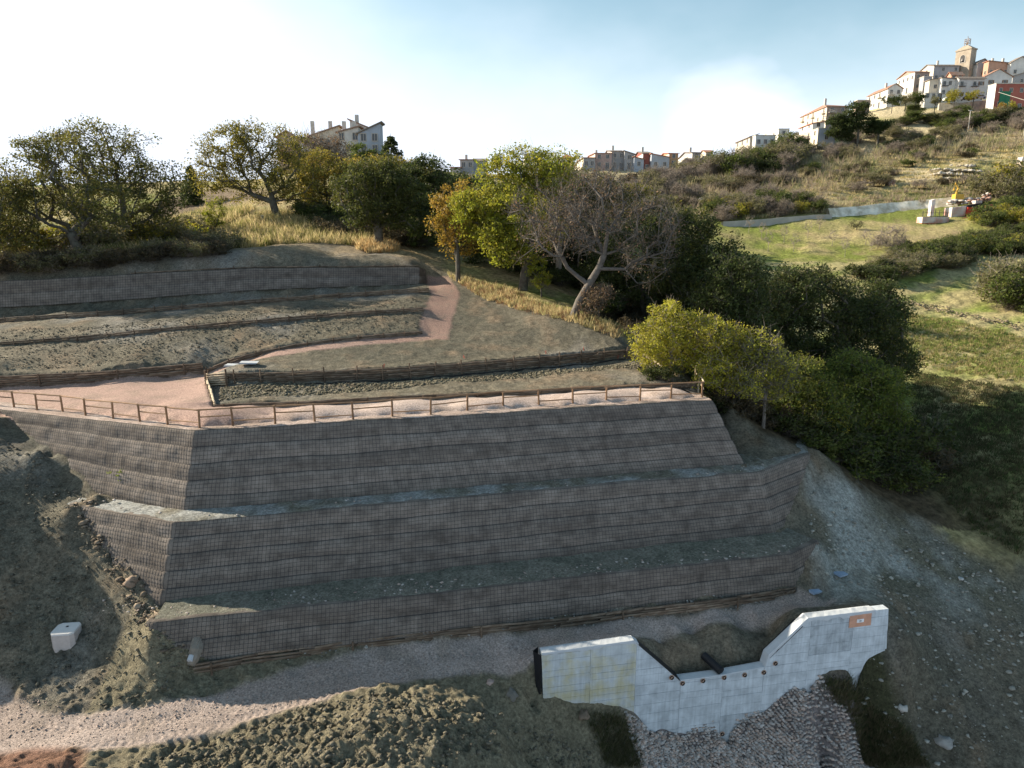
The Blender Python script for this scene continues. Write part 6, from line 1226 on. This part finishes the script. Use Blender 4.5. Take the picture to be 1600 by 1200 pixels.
# poles
for px, py0, py1, Yd, lb in ((1513, 172, 200, 240, 'pale street lamp post on the hedge rows under the village'), (1598, 188, 222, 225, 'white utility pole at the right edge below the red building'), (411, 336, 356, 93, 'thin white marker post in the golden grass by the round oak')):
    a, b_ = atY(px, py0, Yd), atY(px, py1, Yd); zb = min(b_[2], surf(b_[0], b_[1])); h = a[2] - zb; th = .12 if Yd > 100 else .06
    r = empty('lamp_post' if Yd == 240 else 'pole', (b_[0], b_[1], zb), label=lb, cat='post'); MB().tube([(0, 0, -.5), (0, 0, h)], th, 8).build('shaft', M_PLAIN, r)
    if Yd > 100: MB().box(-.6, .6, -.1, .1, h - .2, h).build('crossarm', M_PLAIN, r)
    else: MB().box(-.18, .18, -.02, .02, h - .3, h).build('marker_plate', M_PLAIN, r)
a, b_ = Vector(atY(1560, 144, 250)), Vector(atY(1640, 163, 236)); tag(MB().tube([a, a.lerp(b_, .5) - Vector((0, 0, .5)), b_], .07, 5).build('overhead_wire', M_PLAIN), 'pale overhead cable crossing in front of the red building', 'cable')

# pale wall and track across the green slope
def field_wall(px, h, th, label, m, name='field_wall', y0=120, lean=0):
    L = [p for p in (hit(x, y, y0) for x, y in px) if p]; L = dense(L, 2.0); r = empty(name, L[0], label=label, cat='wall'); o = Vector(L[0]); mb = MB(); rs = random.Random(4); V = []
    for i, p in enumerate(L):
        g = surf(p[0], p[1]); hh = h * rs.uniform(.95, 1.05); g = float(np.mean([surf(*L[min(max(i + t, 0), len(L) - 1)][:2]) for t in range(-5, 6)])); q = Vector((p[0], p[1], g)) - o; V += [q + Vector((0, 0, -1)), q + Vector((0, lean, hh)), q + Vector((0, th + lean, hh)), q + Vector((0, th + lean, -1))]
    Fs = []
    for i in range(len(L) - 1):
        for k in range(3): Fs.append((i * 4 + k, i * 4 + k + 4, i * 4 + k + 5, i * 4 + k + 1))
    mb.add(V, Fs); mb.build('wall_face', m, r); return r
M_WW = mat('limewashed_wall', (.70, .66, .56), .9, .5, 1.2, .25, .5, col2=(.42, .37, .27), v2scale=.4, bdist=.15)
field_wall([(1300, 338), (1350, 333), (1400, 328), (1450, 322), (1500, 318)], 2.1, .6, 'long pale limewashed wall left of the red scrap heap', M_WW, lean=2.6)
field_wall([(1130, 350), (1180, 349), (1240, 345), (1300, 339)], .9, 1.6, 'low grey wall continuing the pale wall to the left', mat('grey_track_wall', (.38, .36, .33), .9, .3, 2, .2, .5))
# red and white scrap heap: shed fronts, tarpaulins, tubs and beams
q0 = hit(1440, 352, 130); Yh = q0[1] + 2; mk = mpp(1480, 340, Yh)
def slabbox(name, x0, x1, y0, y1, Yd, dep, m, label=None, cat=None, group='red and white scrap heap', parent=None, slant=0):
    a = atY(x0, y1, Yd); b_ = atY(x1, y0, Yd); w_, h_ = b_[0] - a[0], b_[2] - a[2]; z0 = min(a[2], surf(a[0] + w_ / 2, Yd + dep / 2)) - .3; dz = a[2] - z0
    mb = MB().prism([(0, 0), (w_, 0), (w_, h_ + dz), (0, h_ + dz - slant)], 0, dep); o = mb.build(name, m, None, loc=(a[0], Yd, z0)); return tag(o, label, cat, group)
M_RED = mat('red_paint_bright', (.50, .05, .03), .5, .2, 3, .2, 1); M_OR = mat('rusty_orange', (.42, .16, .08), .7, .3, 3, .3, 1); M_WP = mat('weathered_white', (.62, .58, .55), .6, .2, 3, .2, 1, col2=(.45, .25, .2), v2scale=.5)
sh = empty('scrap_trailer', atY(1440, 353, Yh), label='white sided trailer with a rusty base at the left front of the scrap heap', cat='trailer', group='red and white scrap heap'); a = Vector(sh.location); wd = 42 * mk
MB().box(0, wd, 0, 2.4, .7, 2.1).build('side_panel', M_WP, sh); MB().box(-.05, wd + .05, -.05, 2.45, .25, .69).build('chassis', M_OR, sh)
for xx in (wd * .2, wd * .35, wd * .85): MB().prism([(math.cos(t) * .42 + xx, math.sin(t) * .42 + .1) for t in np.linspace(0, 2 * PI, 13)[:-1]], -.12, .2).build('wheel', M_BLACK, sh)
for k in range(7): MB().box(k * wd / 6.5, k * wd / 6.5 + .1, .1, .2, 2.1, 3.6 + .3 * (k % 2)).build('stake', M_IRON, sh)
MB().box(-.1, wd, .12, .18, 3.0, 3.1).build('top_rail', M_IRON, sh)
slabbox('corrugated_shed', 1486, 1510, 322, 340, Yh + 2.5, 3, M_WP, 'white panelled shed in the middle of the scrap heap', 'shed', slant=.3)
slabbox('red_container', 1511, 1537, 325, 336, Yh + 2, 3, M_RED, 'bright red skip with sloping top at the right of the scrap heap', 'skip', slant=-.2)
slabbox('tarpaulin', 1511, 1536, 317, 325, Yh + 3.2, 2.5, M_BLACK, 'black sheet peaked over the red skip', 'tarpaulin', slant=.6)
slabbox('orange_bank', 1480, 1520, 338, 346, Yh + 1, 2.0, M_OR, 'rusty orange sheet metal in front of the white shed', 'scrap', slant=1.0)
slabbox('white_tank', 1524, 1535, 313, 319, Yh + 6, 2, M_WP, 'white plastic tank on top behind the red skip', 'tank')
rsr = np.random.RandomState(21); rb_ = []
for _ in range(170):
    x, y, z = atY(rsr.uniform(1482, 1548), 312, Yh + 9 + rsr.uniform(-1.5, 1.5)); g = surf(x, y); rb_.append((x, y, max(g, z - 1.2) + rsr.rand() * .9))
scatter('rubble_heap', rb_, .25 + .45 * rsr.rand(len(rb_)), M_STONE, lambda r, x, y: (C(.34, .20, .15) if r.rand() < .6 else C(.5, .46, .42)) * r.uniform(.6, 1.2), seed=22)
ex = empty('small_excavator', atY(1492, 308, Yh + 10), label='small yellow digger arm sticking up behind the scrap heap', cat='digger'); MB().tube([(0, 0, 0), (.6, 0, 2.2), (-.3, 0, 3.4), (-.5, 0, 1.6)], [.3, .2, .16, .25], 6).build('arm', mat('digger_yellow', (.55, .33, .05), .5), ex); MB().box(-.2, 1.9, -.6, 1, -.8, .7).build('cab', mat('digger_yellow', (1, 1, 1)), ex)
for i, (x0, x1, y0, y1, c_) in enumerate([(1432, 1446, 350, 356, M_WP), (1466, 1482, 349, 355, M_WP), (1540, 1552, 319, 324, M_OR), (1548, 1564, 322, 328, M_BLACK), (1455, 1462, 311, 324, M_WP)]):
    slabbox('crumpled_sheet', x0, x1, y0, y1, Yh + (1 if i < 2 else 5), 1.2, c_, ['crumpled white sheet at the left foot of the scrap heap', 'white sheet lying under the trailer wheels', 'orange sheet right of the red skip', 'black bundle at the right end of the scrap heap', 'upright white panel behind the trailer'][i], 'scrap sheet', slant=.3)
# small white roofs and tanks in the fields
for px, py, w_, h_, Yd_, lb in ((1103, 314, 22, 5, 120, 'long white tank in the grass below the scrub band'), (1391, 287, 10, 6, 120, 'small white trough on the dry slope'), (1597, 256, 10, 10, 120, 'small white hut at the right edge of the hill'), (1202, 308, 18, 7, 120, 'pale rounded cover behind the track bushes')):
    q = hit(px, py, Yd_)
    if not q: continue
    m = mpp(px, py, q[1]); W2, H2 = w_ * m / 2, h_ * m
    tag(MB().prism([(-W2, -.5), (W2, -.5), (W2, H2 * .7), (W2 * .8, H2), (-W2 * .8, H2), (-W2, H2 * .7)], -1, 1).build('water_tank' if 'hut' not in lb else 'hut', M_WP if 'rounded' not in lb else M_PLAIN, None, loc=q), lb, 'tank' if 'hut' not in lb else 'hut')
# stony outcrop strip
p = pts_in([(1450, 270), (1520, 262), (1535, 272), (1470, 284)], 260, np.random.RandomState(3), 150); scatter('stony_strip', p, .3 + .5 * np.random.RandomState(2).rand(len(p)), M_STONE, lambda r, x, y: C(.5, .46, .4) * r.uniform(.6, 1.1), seed=12)
